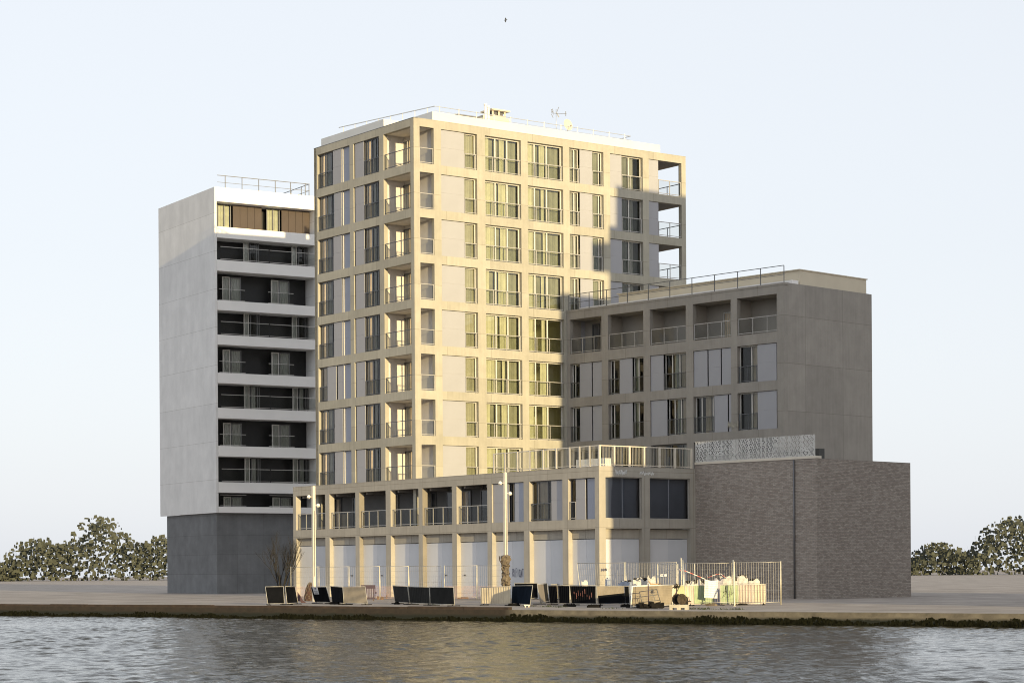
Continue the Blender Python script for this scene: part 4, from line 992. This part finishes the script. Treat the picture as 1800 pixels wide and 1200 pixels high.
barrier((1184, 1066, 1208, 1066, 1207, 1032.5, 1183, 1031.5), [(0, .22, 'sheet_cream', 0), (.22, 1, 'sheet_yellow', .12)], 'pale yellow sheeted barrier behind the cable drum', .05, frame='post_cream')
t19, q19 = barrier((1208, 1065.5, 1254, 1065, 1236, 1032, 1207, 1032), [(0, 1, 'sheet_green', .14)], 'x', .05) if False else (None, None)
barrier((1208.5, 1065.5, 1254, 1065, 1253.5, 1032, 1208, 1032.3), [(0, .24, 'sheet_pink', .14), (.24, 1, 'sheet_green', .14)], 'pink and lime green barrier beneath the hanging white sheet', .05, frame='post_cream')
t20, q20 = barrier((1265.5, 1065.5, 1297, 1065.5, 1297, 1032, 1265.5, 1032), [(0, 1, 'sheet_green', .14)], 'lime green barrier scrawled with dark lines', .05, frame='post_cream')
b = MB(); rr = random.Random(12)
for i in range(7):
    u, v = .1 + .7 * rr.random(), .15 + .5 * rr.random(); p0 = np.array(pt(0, 0, 0))
    def P20(u, v, o=.04):
        nrm = np.cross(q20[1] - q20[0], q20[3] - q20[0]); nrm = nrm / np.linalg.norm(nrm); return tuple((q20[0] * (1 - u) + q20[1] * u) * (1 - v) + (q20[3] * (1 - u) + q20[2] * u) * v + nrm * o)
    b.tube([P20(u, v), P20(u + .1 + .1 * rr.random(), v + .25 * rr.random()), P20(u + .15, v + .35)], .009, 4)
obj('painted_line', b.mesh('painted_line', M['sheet_grey']), t20)
barrier((1298, 1065.5, 1345, 1066, 1345, 1032, 1298, 1032), [(0, .55, 'sheet_pink', .14), (.55, 1, 'sheet_cream', .14)], 'pale pink barrier at the right end of the row', .05, frame='post_cream')

# =============================================================== MESH FENCE
M['fence_post'] = mat('pale_fence_tube', (.66, .61, .47), .45, .3, noise=(5, .08))
M['fence_wire'] = mat('fence_wire', (.36, .35, .33), .4, .6)
def net_mat():
    m = bpy.data.materials.new('pink_netting'); m.use_nodes = True; t = m.node_tree; t.nodes.clear(); o = t.nodes.new('ShaderNodeOutputMaterial')
    d_ = t.nodes.new('ShaderNodeBsdfDiffuse'); d_.inputs[0].default_value = (.55, .33, .27, 1); tr = t.nodes.new('ShaderNodeBsdfTransparent'); mx = t.nodes.new('ShaderNodeMixShader')
    tc = t.nodes.new('ShaderNodeTexCoord'); ck = t.nodes.new('ShaderNodeTexNoise'); ck.inputs['Scale'].default_value = 9; t.links.new(tc.outputs['Object'], ck.inputs['Vector'])
    mr = t.nodes.new('ShaderNodeMapRange'); mr.inputs[1].default_value = .3; mr.inputs[2].default_value = .7; mr.inputs[3].default_value = .08; mr.inputs[4].default_value = .35; t.links.new(ck.outputs[0], mr.inputs[0])
    t.links.new(mr.outputs[0], mx.inputs[0]); t.links.new(tr.outputs[0], mx.inputs[1]); t.links.new(d_.outputs[0], mx.inputs[2]); t.links.new(mx.outputs[0], o.inputs[0])
    return m
M['net'] = net_mat()
def fence(pl, pr, label, top_l=(0, 0), top_r=(0, 0), h=2.05, net=False, vert=.14, group='mesh fence panels round the building site', pr_=.017, hz=5, wr=.005):
    mid = ((pl[0] + pr[0]) / 2, (pl[1] + pr[1]) / 2, 0); t = thing('mesh_fence', mid, label, 'fence panel', group)
    a0 = np.array([pl[0] - mid[0], pl[1] - mid[1], 0.02]); a1 = np.array([pr[0] - mid[0], pr[1] - mid[1], .02])
    b0 = a0 + np.array([top_l[0], top_l[1], h]); b1 = a1 + np.array([top_r[0], top_r[1], h])
    for p, q_ in ((a0, b0), (a1, b1)):
        b = MB(); b.tube([tuple(p), tuple(q_)], pr_, 8); obj('post', b.mesh('post', M['fence_post']), t)
    b = MB(); S_ = lambda u, v: tuple((a0 * (1 - u) + a1 * u) * (1 - v) + (b0 * (1 - u) + b1 * u) * v)
    b.tube([S_(0, .985), S_(.5, .98), S_(1, .985)], .016, 6); obj('rail', b.mesh('rail', M['fence_wire']), t)
    b = MB(); b.tube([S_(0, .06), S_(1, .06)], .014, 6); obj('rail', b.mesh('rail', M['fence_wire']), t)
    b = MB(); n = int(np.linalg.norm(a1 - a0) / vert)
    for i in range(1, n): b.tube([S_(i / n, .06), S_(i / n, .98)], wr, 3, False)
    for i in range(1, hz + 1): v = i / (hz + 1); b.tube([S_(0, v), S_(1, v)], wr, 3, False)
    obj('wire_mesh', b.mesh('wire_mesh', M['fence_wire']), t)
    if net:
        b = MB(); b.quad(S_(.01, .02), S_(.99, .02), S_(.99, .39), S_(.01, .39)); obj('netting', b.mesh('netting', M['net']), t)
def fp(px, Y): q = at(px, 1049, Y); return (q[0], q[1])
FL = [(511, 134), (559, 133.2), (612, 132.3), (667, 131.5), (718, 130.8), (777, 129.8), (838, 129), (884, 128)]
lb = ['leftmost mesh fence panel, in front of the bare shrub', 'mesh fence panel behind the left lamp post', 'mesh fence panel behind the ribbed tan barrier', 'mesh fence panel above the small bricks on the ground', 'mesh fence panel behind the middle charcoal barrier', 'mesh fence panel behind the gap right of the charcoal barriers', 'mesh fence panel ending at the wrapped lamp post']
for i in range(7):
    x0, x1 = FL[i], FL[i + 1]; g0 = 4 if i == 5 else (1.5 if i else 0)
    fence(fp(x0[0] + g0, x0[1]), fp(x1[0] - .5, x1[1]), lb[i], top_l=(-.05 if i in (3, 4) else 0, 0), top_r=(-.07 if i in (4,) else 0, 0), net=i in (0, 2, 3, 5, 6))
fence(fp(1021, 117), fp(1097, 115), 'mesh fence panel with a slanting left post behind the black barriers', top_l=(-.22, 0), h=2.12, hz=5)
fence(fp(1099, 115), fp(1189, 113), 'mesh fence panel behind the heap of rubble bags', h=2.12, vert=.1)
fence(fp(1157, 104.5), fp(1191, 103.5), 'short mesh fence panel with a white plate on it', h=1.98, top_l=(-.04, 0), vert=.12, pr_=.03, wr=.0045)
fence(fp(1202, 101.5), fp(1290, 101), 'near mesh fence panel in front of the lime green barriers', h=2.03, top_l=(-.05, 0), vert=.11, pr_=.034, wr=.0045)
fence(fp(1291.5, 101), fp(1372, 100.6), 'mesh fence panel at the right end of the site', h=2.06, top_l=(-.03, 0), vert=.11, pr_=.03, wr=.0045)
M['plate'] = mat('white_plate', (.8, .8, .8), .5)
p = at(1166.5, 1013, 104.1); t = thing('fence_sign', (p[0], p[1], p[2] - .06), 'small white plate fixed on the mesh fence', 'sign')
b = MB(); b.box(-.155, .155, -.015, -.005, -.02, .085); obj('plate', b.mesh('plate', M['plate']), t, (0, 0, 0))
b = MB(); b.box(-.13, .0, -.018, -.0155, .02, .035); b.box(-.13, .06, -.018, -.0155, .045, .052); obj('lettering', b.mesh('lettering', M['sheet_grey']), t)
def prop(pts, label, r=.022, m='fence_post', name='brace_pole', cat='pole'):
    o_ = pts[0]; t = thing(name, (o_[0], o_[1], 0), label, cat); b = MB(); b.tube([(p[0] - o_[0], p[1] - o_[1], p[2]) for p in pts], r, 8); obj('pole', b.mesh('pole', M[m]), t); 
    b = MB(); b.box(-.06, .06, -.06, .06, 0, .02); obj('base', b.mesh('base', M['fence_wire']), t); return t
prop([at(1100, 1060, 114)[:2] + (.02,), at(1099, 991, 114.6)], 'middle one of the three poles propping the fence by the bags')
prop([at(1103.5, 1060, 112.5)[:2] + (.02,), at(1098.5, 991, 114.3)], 'slanting right one of the three poles propping the fence by the bags')
prop([at(1198, 1060, 102.6)[:2] + (.02,), at(1197.5, 984, 102.7)], 'tallest upright pole, beside the broom', .028)
prop([at(1206, 1068, 98)[:2] + (.02,), at(1200.5, 988, 101.2)], 'long slanting pole leaning on the near fence', .028)
prop([at(1219, 1060, 104)[:2] + (.02,), at(1221, 993, 104.2)], 'pole standing behind the near fence', .022)
prop([at(1290.5, 1070, 98.6)[:2] + (.02,), at(1289, 989, 100.9)], 'pole leaning on the fence corner at the right', .03)
prop([at(1285, 1060, 102.5)[:2] + (.02,), at(1289, 1000, 101.2)], 'short brace behind the fence corner at the right', .022)

# barrier tape
M['tape'] = bpy.data.materials.new('striped_tape'); M['tape'].use_nodes = True
t_ = M['tape'].node_tree; bs = t_.nodes['Principled BSDF']; tc = t_.nodes.new('ShaderNodeTexCoord'); wv = t_.nodes.new('ShaderNodeTexWave'); wv.inputs['Scale'].default_value = .9; wv.bands_direction = 'X'; t_.links.new(tc.outputs['Object'], wv.inputs[0])
mx = t_.nodes.new('ShaderNodeMix'); mx.data_type = 'RGBA'; mx.inputs[6].default_value = (.75, .7, .65, 1); mx.inputs[7].default_value = (.5, .1, .07, 1); gt = math_node(t_, 'GREATER_THAN', wv.outputs[1], .5); t_.links.new(gt, mx.inputs[0]); t_.links.new(mx.outputs[2], bs.inputs['Base Color'])
def tape(pts, label):
    o_ = pts[0]; t = thing('barrier_tape', tuple(o_), label, 'tape'); b = MB()
    P_ = [np.array(p) - np.array(o_) for p in pts]
    for p, q_ in zip(P_[:-1], P_[1:]): b.hexa([p + (0, 0, -.018), q_ + (0, 0, -.018), q_ + (0, .004, -.018), p + (0, .004, -.018), p + (0, 0, .018), q_ + (0, 0, .018), q_ + (0, .004, .018), p + (0, .004, .018)])
    obj('strip', b.mesh('strip', M['tape']), t)
tape([at(1193, 1004, 102.5), at(1200, 1005, 101), at(1215, 1011, 101.2), at(1239, 1021.5, 101.2)], 'red and white tape sloping down to the hanging sheet')
tape([at(1241, 1013, 102.5), at(1245, 1019, 102.4), at(1249, 1017, 102.3), at(1258, 1014, 102.2), at(1267, 1012.5, 102.3), at(1275, 1019.5, 102.6)], 'red and white tape sagging between the bags right of the hanging sheet')
tape([at(1191, 1026, 103), at(1192, 1012, 103), at(1194, 1003, 103), at(1198, 1008, 103)], 'red and white tape knotted round the pole by the broom')

# hanging sheet on the near fence
M['linen'] = mat('white_sheet_cloth', (.82, .81, .76), .9, noise=(3, .04), bump=(5, .3))
p0 = at(1249, 1056, 100.6); t = thing('hanging_sheet', p0, 'blank white sheet hanging on the near mesh fence', 'sheet')
b = MB(); c4 = [at(1237.5, 1054.5, 100.7), at(1260, 1056, 100.7), at(1261.5, 1023.5, 100.95), at(1238.5, 1021.5, 100.95)]; c4 = [np.array(c) - np.array(p0) for c in c4]
n = 14
def sp_(u, v): q_ = (c4[0] * (1 - u) + c4[1] * u) * (1 - v) + (c4[3] * (1 - u) + c4[2] * u) * v; return (q_[0], q_[1] + .02 * math.sin(u * 9 + v * 2) + .012 * math.sin(u * 17), q_[2] - (.05 * math.sin(u * 3.14) if v > .99 else 0))
for i in range(n):
    for j in range(8): b.quad(sp_(i / n, j / 8), sp_((i + 1) / n, j / 8), sp_((i + 1) / n, (j + 1) / 8), sp_(i / n, (j + 1) / 8), True)
hs = obj('cloth', b.mesh('cloth', M['linen']), t)
sm = hs.modifiers.new('thick', 'SOLIDIFY'); sm.thickness = .006

# =============================================================== BAGS AND RUBBLE
M['bag_white'] = mat('white_woven_bag', (.54, .52, .48), .8, 0, .1, noise=(5, .25), bump=(7, 1))
M['bag_blue'] = mat('grey_blue_bag', (.30, .34, .42), .6, noise=(4, .15), bump=(7, .8))
M['bag_grey'] = mat('grey_lilac_bag', (.36, .34, .38), .6, noise=(4, .15), bump=(7, .8))
M['rubble'] = mat('dark_rubble', (.035, .032, .03), .9, 0, .05, noise=(8, .5), bump=(12, 1))
M['card'] = mat('cardboard', (.42, .29, .16), .8, noise=(3, .12))
def bag(px, Y, ztop, wd, label, m='bag_white', seed=1, fill=True, tiltx=0., group='rubble bags heaped behind the barriers'):
    p = at(px, 1060, Y); t = thing('rubble_bag', (p[0], p[1], 0), label, 'bag', group)
    rr = random.Random(seed); b = MB(); seg = 18; n = 9; ph = [rr.uniform(0, 6) for _ in range(4)]; pts = []
    for i in range(n + 1):
        v = i / n; ring = []
        for j in range(seg):
            a_ = 2 * math.pi * j / seg; c_, s_ = math.cos(a_), math.sin(a_)
            sq = 1 / max(abs(c_), abs(s_)) ** .65; r_ = wd / 2 * sq * (1 + .10 * math.sin(v * 3.14) + .05 * math.sin(4 * a_ + ph[0] + v * 5) + .04 * math.sin(7 * a_ + ph[1]))
            z = ztop * v + (.07 * math.sin(2 * a_ + ph[2]) + .05 * math.sin(5 * a_ + ph[3])) * v ** 3
            ring.append((c_ * r_ + tiltx * v, s_ * r_ * .8, z))
        pts.append(ring)
    for i in range(n):
        for j in range(seg): b.quad(pts[i][j], pts[i][(j + 1) % seg], pts[i + 1][(j + 1) % seg], pts[i + 1][j], True)
    obj('sack', b.mesh('sack', M[m]), t)
    if fill:
        b = MB()
        for k in range(16):
            a_ = rr.uniform(0, 6.28); r_ = wd * .36 * math.sqrt(rr.random()); s_ = rr.uniform(.04, .10); x, y, z = math.cos(a_) * r_ + tiltx, math.sin(a_) * r_ * .8, ztop - .02 + rr.uniform(-.05, .06)
            v8 = [(x + sx * s_ * rr.uniform(.6, 1.2), y + sy * s_ * rr.uniform(.6, 1.2), z + sz * s_ * rr.uniform(.5, 1.1)) for sz in (-1, 1) for sx, sy in ((-1, -1), (1, -1), (1, 1), (-1, 1))]; b.hexa(v8)
        for j in range(seg):
            q0 = pts[-1][j]; q1 = pts[-1][(j + 1) % seg]; b.v += [(q0[0], q0[1], ztop - .12), (q1[0], q1[1], ztop - .12), (tiltx, 0, ztop - .04)]; nn = len(b.v); b.f.append((nn - 3, nn - 2, nn - 1)); b.smooth.append(False)
        obj('rubble', b.mesh('rubble', M['rubble']), t)
bag(1119, 105, 1.22, .42, 'white rubble bag at the left of the heap, beside the grey blue one', seed=1)
bag(1131, 105.6, 1.26, .36, 'second white rubble bag of the heap, counted from the left', seed=2)
bag(1140, 104.8, 1.30, .34, 'slumped white bag in the middle of the heap', seed=3, fill=False, tiltx=.1)
bag(1149, 106.2, 1.36, .36, 'tallest white bag of the heap, leaning to the left', seed=4, fill=False, tiltx=-.12)
bag(1100, 107.5, 1.08, .75, 'low grey blue bag at the foot of the three fence poles', 'bag_blue', 5)
bag(1212, 103.6, 1.10, .40, 'white bag just right of the long slanting pole', seed=6)
bag(1224, 103.9, 1.16, .44, 'white bag with a peaked rim behind the lime green panel', seed=7)
bag(1235, 104.2, 1.08, .40, 'rubble bag half hidden by the hanging sheet', 'bag_grey', 8)
bag(1262, 103.6, 1.25, .42, 'grey lilac bag just right of the hanging sheet', 'bag_grey', 9, False)
bag(1276, 104.4, 1.30, .55, 'broad white bag above the scrawled lime green barrier', seed=10, fill=False)
bag(1292, 104.8, 1.22, .40, 'white bag behind the fence corner', seed=13)
bag(1304, 104.8, 1.34, .55, 'bulging white bag at the right edge with dark rubble', seed=11)
bag(1324, 104.8, 1.15, .6, 'white bag beyond the right edge of the heap', seed=12)
bag(1068, 108, 1.26, .26, 'small blue and red bag hung up by the lit corner pillar', 'bag_blue', 14, False, group=None)
bag(1027, 112, 1.1, .34, 'small crumpled white bag behind the black barrier', 'bag_white', 15, False, group=None)
p = at(1151, 1060, 103.6); t = thing('cardboard_box', (p[0], p[1], 0), 'tall brown cardboard box in front of the white bags', 'box')
b = MB(); b.box(-.24, .24, -.15, .15, 0, 1.05); obj('carton', b.mesh('carton', M['card']), t)
b = MB(); b.hexa([(.15, -.15, 1.052), (.24, -.15, 1.052), (.24, .15, 1.052), (.15, .15, 1.052), (.26, -.15, 1.05), (.42, -.15, .98), (.42, .15, .98), (.26, .15, 1.05)]); b.hexa([(-.24, -.15, 1.05), (-.2, -.15, 1.05), (-.2, .15, 1.05), (-.24, .15, 1.05), (-.34, -.15, 1.16), (-.30, -.15, 1.18), (-.30, .15, 1.18), (-.34, .15, 1.16)])
obj('flap', b.mesh('flap', M['card']), t)

# purple plastic barrier and odds and ends
M['purple'] = mat('purple_plastic', (.04, .022, .038), .5, noise=(4, .2)); M['redbrown'] = mat('red_brown_plastic', (.05, .02, .024), .6, noise=(4, .25)); M['clay'] = mat('clay_brick', (.15, .095, .065), .85, noise=(6, .3))
def plastic_barrier(px, py, w_, label, rz=0):
    p = on(px, py); t = thing('plastic_barrier', p, label, 'barrier'); t.rotation_euler = (0, 0, rz)
    b = MB(); b.box(-w_ / 2, w_ / 2, -.025, .025, .72, .93); b.box(-w_ / 2, w_ / 2, -.02, .02, .10, .17); b.box(-w_ / 2, -w_ / 2 + .05, -.024, .024, .17, .72); b.box(w_ / 2 - .05, w_ / 2, -.024, .024, .17, .72)
    n = 8
    for i in range(1, n): x = -w_ / 2 + w_ * i / n; b.box(x - .028, x + .028, -.015, .015, .17, .72)
    obj('board', b.mesh('board', M['purple']), t)
    for x in (-w_ * .36, w_ * .36): b = MB(); b.hexa([(x - .03, -.25, 0), (x + .03, -.25, 0), (x + .03, .25, 0), (x - .03, .25, 0), (x - .03, -.03, .1), (x + .03, -.03, .1), (x + .03, .03, .1), (x - .03, .03, .1)]); obj('foot', b.mesh('foot', M['clay']), t)
    b = MB(); b.box(w_ / 2 + .001, w_ / 2 + .07, -.02, .02, .42, .52); obj('hook', b.mesh('hook', M['purple']), t)
plastic_barrier(646.5, 1052, .86, 'purple slotted plastic barrier standing behind the ribbed tan one')
p = on(528, 1054); t = thing('fallen_barrier', p, 'dark red plastic barrier collapsed beside the narrow black panel', 'barrier')
b = MB(); b.hexa([(-.18, -.03, .12), (.18, -.03, .02), (.18, .03, .02), (-.18, .03, .12), (-.18, -.03, .62), (.0, -.03, .36), (.0, .03, .36), (-.18, .03, .62)]); b.hexa([(.0, -.04, .0), (.30, -.04, .0), (.30, .04, .0), (.0, .04, .0), (.02, -.04, .10), (.16, -.04, .12), (.16, .04, .12), (.02, .04, .10)])
obj('board', b.mesh('board', M['redbrown']), t)
def brickset(items):
    for (px, py, w_, h_, lab) in items:
        p = on(px, py); t = thing('loose_brick', p, lab, 'brick', 'loose bricks in front of the mesh fence'); b = MB(); b.box(-w_ / 2, w_ / 2, -.06, .06, 0, h_ * .8); b.box(-w_ / 2 + .03, w_ / 2 - .05, -.055, .05, h_ * .8 + .001, h_); obj('block', b.mesh('block', M['clay']), t)
brickset([(664, 1050, .16, .22, 'upright brown brick nearest the purple barrier'), (671, 1050.5, .20, .20, 'brown brick between two others behind the quay gap'), (679, 1049, .10, .26, 'thin brown brick standing on end'), (806, 1051, .2, .08, 'small pale brick lying right of the charcoal barriers'), (816, 1050.5, .5, .1, 'long pale block lying behind the quay gap')])
def foot_block(px, py, w_, label, m='rubber', h_=.13, rz=-.6, name='ballast_block', g='dark fence feet on the quay'):
    p = on(px, py); t = thing(name, p, label, 'fence foot', g); t.rotation_euler = (0, 0, rz)
    b = MB(); b.box(-w_ / 2, w_ / 2, -.11, .11, 0, h_ * .7); b.box(-w_ / 2 + .04, w_ / 2 - .04, -.09, .09, h_ * .7 + .001, h_); b.tube([(-w_ * .2, 0, h_ + .001), (-w_ * .2, 0, h_ + .02)], .03, 8); b.tube([(w_ * .2, 0, h_ + .001), (w_ * .2, 0, h_ + .02)], .03, 8); obj('block', b.mesh('block', M[m]), t)
for a_ in ((588, 1057.5, .55, 'dark foot block below the barrier with the notice'), (697, 1059, .2, 'small dark foot block below the leaning charcoal barrier'), (903, 1064.5, .55, 'dark foot block under the navy ribbed barrier'), (1000, 1067, .6, 'dark foot block under the black barrier with one pale stripe'), (1043, 1069, .62, 'dark foot block under the black barrier with rusty smears'), (1100, 1069, .5, 'dark foot block left of the white framed panel'), (1250, 1069, .5, 'brown foot block below the hanging sheet', 'sack'), (1305, 1068, .4, 'dark foot block near the right end of the row')): foot_block(*a_)
p = on(926, 1067.5); t = thing('mooring_ring', p, 'small pale mooring cleat on the quay edge below the navy barrier', 'cleat')
b = MB(); b.tube([(-.09, 0, 0), (-.09, 0, .1)], .035, 8); b.tube([(.07, 0, 0), (.07, 0, .1)], .035, 8); b.bar((-.15, 0, .11), (.13, 0, .11), .05); obj('cleat', b.mesh('cleat', M['post_cream']), t)

# tilted steel rack with rubbish and a pole in front of the white framed panel
p = on(1143, 1072); t = thing('steel_rack', (p[0], p[1], 0), 'dark bent steel rack tilted against the white framed panel', 'rack')
b = MB(); r0 = np.array(p) * (1, 1, 0)
def rk(px, py, Y=None): q_ = np.array(at(px, py, (Y or p[1] + .15))) - r0; return tuple(q_)
g_ = [rk(1129, 1067), rk(1161, 1063.5), rk(1154, 1038.5), rk(1123.5, 1042.5)]
for i in range(4): b.tube([g_[i], g_[(i + 1) % 4]], .017, 6)
b.tube([rk(1126, 1051.5), rk(1157, 1047.5)], .015, 6); b.tube([rk(1128, 1061), rk(1160, 1057)], .015, 6); b.bar(rk(1148, 1049), rk(1151, 1058), .06, .02)
b.tube([rk(1144, 1044), rk(1147, 1046.5), rk(1151, 1043.5)], .014, 5)
obj('frame', b.mesh('frame', M['rail_dark']), t)
b = MB(); b.tube([rk(1139.5, 1071), rk(1139, 1029)], .022, 8); obj('pole', b.mesh('pole', M['purple']), t)
b = MB(); rr = random.Random(6)
for k in range(46):
    x = rr.uniform(-.55, .5); s_ = rr.uniform(.05, .13); z = rr.uniform(.03, .24) * (1 - abs(x) * .6); y = rr.uniform(-.12, .12)
    b.hexa([(x + sx * s_ * rr.uniform(.6, 1.2), y + sy * s_ * rr.uniform(.6, 1.2), max(0.003, z + sz * s_ * rr.uniform(.4, 1))) for sz in (-1, 1) for sx, sy in ((-1, -1), (1, -1), (1, 1), (-1, 1))])
obj('rubbish', b.mesh('rubbish', M['rubber']), t)
# flag / cloth on a stick
p = on(1182, 1066.5); t = thing('draped_stick', (p[0], p[1], 0), 'slanting stick with a dark rag in front of the white framed panel', 'stick'); r0 = np.array(p) * (1, 1, 0); Yb = p[1] - .5
b = MB(); b.tube([tuple(np.array(at(1181.5, 1049.5, Yb)) - r0), tuple(np.array(at(1162, 1036, Yb)) - r0)], .012, 6); b.tube([tuple(np.array(at(1181.5, 1049.5, Yb)) - r0), (0.02, -.4, 0.0)], .012, 6); obj('stick', b.mesh('stick', M['rail_dark']), t)
b = MB(); c_ = [np.array(at(x, y, Yb - .03)) - r0 for x, y in ((1157, 1034.5), (1160, 1033), (1164, 1035), (1166, 1039), (1164, 1043), (1161, 1039), (1157.5, 1038))]
n = len(b.v); b.v += [tuple(q_) for q_ in c_] + [tuple(q_ + (0, .03, 0)) for q_ in c_]; k = len(c_); b.f += [tuple(range(n, n + k)), tuple(reversed(range(n + k, n + 2 * k)))] + [(n + i, n + (i + 1) % k, n + k + (i + 1) % k, n + k + i) for i in range(k)]; b.smooth += [False] * (k + 2); obj('rag', b.mesh('rag', M['purple']), t)
# broom
p = on(1188.5, 1071.5); t = thing('broom', (p[0], p[1], 0), 'upright broom with a dark bushy head between fence and cable drum', 'broom')
b = MB(); b.tube([(0, 0, 0), (0, 0, .92)], .022, 8); obj('handle', b.mesh('handle', M['redbrown']), t)
b = MB(); rr = random.Random(8)
for k in range(70):
    a_ = rr.uniform(0, 6.28); q_ = (rr.uniform(-.10, .08), rr.uniform(-.05, .05), .92 + rr.uniform(-.02, .05)); b.tube([q_, (q_[0] + math.cos(a_) * .12, q_[1] + math.sin(a_) * .06, q_[2] + rr.uniform(-.06, .14))], .009, 4, False)
obj('bristles', b.mesh('bristles', M['rubble']), t)
# cable drum on a concrete block
p = on(1194, 1075); M['block'] = mat('pale_concrete_block', (.46, .42, .33), .85, noise=(3, .15), bump=(10, .4)); M['drum'] = mat('dark_wood_drum', (.06, .047, .034), .9, 0, .05, noise=(8, .4), bump=(14, .8))
t = thing('concrete_block', (p[0], p[1], 0), 'low pale concrete block with lifting slots under the cable drum', 'block'); t.rotation_euler = (0, 0, -.25)
b = MB(); b.box(-.42, .36, -.16, .26, .09, .22); 
for x0, x1 in ((-.42, -.30), (-.10, .06), (.24, .36)): b.box(x0, x1, -.16, .26, 0, .0895)
obj('block', b.mesh('block', M['block']), t)
t = thing('cable_drum', (p[0], p[1] + .05, .22), 'brown wooden cable drum resting on the concrete block', 'cable drum'); t.rotation_euler = (0, 0, R(28))
def disc(y, r_, th, m, nm):
    b = MB(); b.tube([(0, y, r_), (0, y + th, r_)], r_, 18); b.tube([(0, y - .012, r_), (0, y, r_)], r_ * .25, 10)
    for a_ in range(0, 360, 60): x_, z_ = math.cos(R(a_)) * r_ * .6, math.sin(R(a_)) * r_ * .6 + r_; b.tube([(x_, y - .014, z_), (x_, y, z_)], .025, 6)
    obj(nm, b.mesh(nm, m), t)
disc(-.20, .235, .05, M['drum'], 'flange'); disc(.18, .235, .05, M['drum'], 'flange')
b = MB(); b.tube([(0, -.149, .235), (0, .179, .235)], .12, 14)
for i in range(8): b.tube([(math.cos(a_) * .135, -.12 + i * .036, .235 + math.sin(a_) * .135) for a_ in np.linspace(0, 6.28, 15)], .018, 5, False)
obj('cable', b.mesh('cable', M['rubber']), t)
p = on(1203, 1072.5); t = thing('motor_housing', (p[0], p[1] + .3, 0), 'dark round machine housing behind the cable drum', 'machine')
b = MB(); b.tube([(-.12, 0, .28), (.12, .05, .28)], .24, 16); b.box(-.16, .16, -.14, .14, 0, .08); b.bar((.12, 0, .3), (.3, -.05, .3), .04); obj('housing', b.mesh('housing', M['rubble']), t)
b = MB(); b.tube([(.18, -.1, .5), (.26, -.15, .2), (.40, -.2, .03), (.62, -.2, .02)], .012, 5); obj('cable', b.mesh('cable', M['rail_dark']), t)

# =============================================================== BARE SHRUB AT THE LEFT
M['bark'] = mat('dark_bark', (.018, .016, .014), .9, noise=(6, .3))
p = at(494, 1045, 150); tr_ = thing('bare_tree', (p[0], p[1], 0), 'bare many stemmed dark shrub left of the low concrete block', 'tree')
b = MB(); bt = MB(); rr = random.Random(21)
def grow(p_, d_, L, r_, lv):
    d_ = d_ / np.linalg.norm(d_); q_ = p_ + d_ * L; m_ = p_ + d_ * L * .5 + np.array([rr.uniform(-.04, .04), rr.uniform(-.04, .04), 0]) * L
    (b if lv < 2 else bt).tube([tuple(p_), tuple(m_), tuple(q_)], [r_, r_ * .85, r_ * .68], 5 if lv < 2 else 3, False)
    if lv >= 5 or L < .16: return
    for k in range(rr.choice((2, 3, 3)) if lv < 4 else 2):
        nd = d_ + np.array([rr.uniform(-.4, .4), rr.uniform(-.4, .4), rr.uniform(.05, .4)]); grow(p_ + d_ * L * rr.uniform(.5, 1.0), nd, L * rr.uniform(.55, .82), r_ * .6, lv + 1)
for k in range(6):
    a_ = k * 1.05; grow(np.array([.15 * math.cos(a_), .15 * math.sin(a_), 0.0]), np.array([.22 * math.cos(a_) + .08, .22 * math.sin(a_), 1.0]), rr.uniform(1.5, 2.1), .055, 0)
obj('trunk', b.mesh('trunk', M['bark']), tr_); obj('twigs', bt.mesh('twigs', M['bark']), tr_)

# bird
p = at(901.5, 35.5, 150); t = thing('bird', p, 'tiny dark bird flying high in the pale sky', 'bird')
M['bird'] = mat('bird_grey', (.06, .065, .075), .8)
b = MB(); b.tube([(-.13, 0, -.03), (-.06, 0, -.01), (.02, 0, 0), (.08, 0, .02), (.12, 0, .02)], [.01, .03, .04, .028, .008], 8)
b.hexa([(-.04, 0, .02), (.05, 0, .02), (.05, 0, .03), (-.04, 0, .03), (-.05, -.1, .12), (.02, -.1, .13), (.02, -.1, .135), (-.05, -.1, .125)]); b.hexa([(-.04, .01, -.02), (.05, .01, -.02), (.05, .01, -.03), (-.04, .01, -.03), (-.06, .1, -.13), (.01, .1, -.13), (.01, .1, -.137), (-.06, .1, -.137)])
obj('body', b.mesh('body', M['bird']), t)

# low weeds growing on the quay near its edge
M['tuft'] = mat('quay_weeds', (.035, .045, .018), .9, noise=(8, .4))
b = MB(); rr = random.Random(31)
for (px, py, wd, n_) in ((1225, 1074.5, 1.1, 90), (1238, 1075, .5, 40), (1280, 1075.5, .8, 50), (1297, 1076, .5, 30), (962, 1067, 1.0, 50), (985, 1068, .6, 30), (1080, 1071.5, .6, 30), (760, 1061.5, .5, 20)):
    c_ = on(px, py)
    for k in range(n_):
        x = c_[0] + rr.gauss(0, wd * .35); y = c_[1] + rr.gauss(0, .25); h = rr.uniform(.03, .10); a_ = rr.uniform(0, 3.1); dx, dy = math.cos(a_) * .018, math.sin(a_) * .018; lx, ly = rr.uniform(-.03, .03), rr.uniform(-.03, .03)
        b.quad((x - dx, y - dy, 0.004), (x + dx, y + dy, .004), (x + dx * .3 + lx, y + dy * .3 + ly, h), (x - dx * .3 + lx, y - dy * .3 + ly, h))
tag(obj('weeds', b.mesh('weeds', M['tuft'])), kind='stuff')
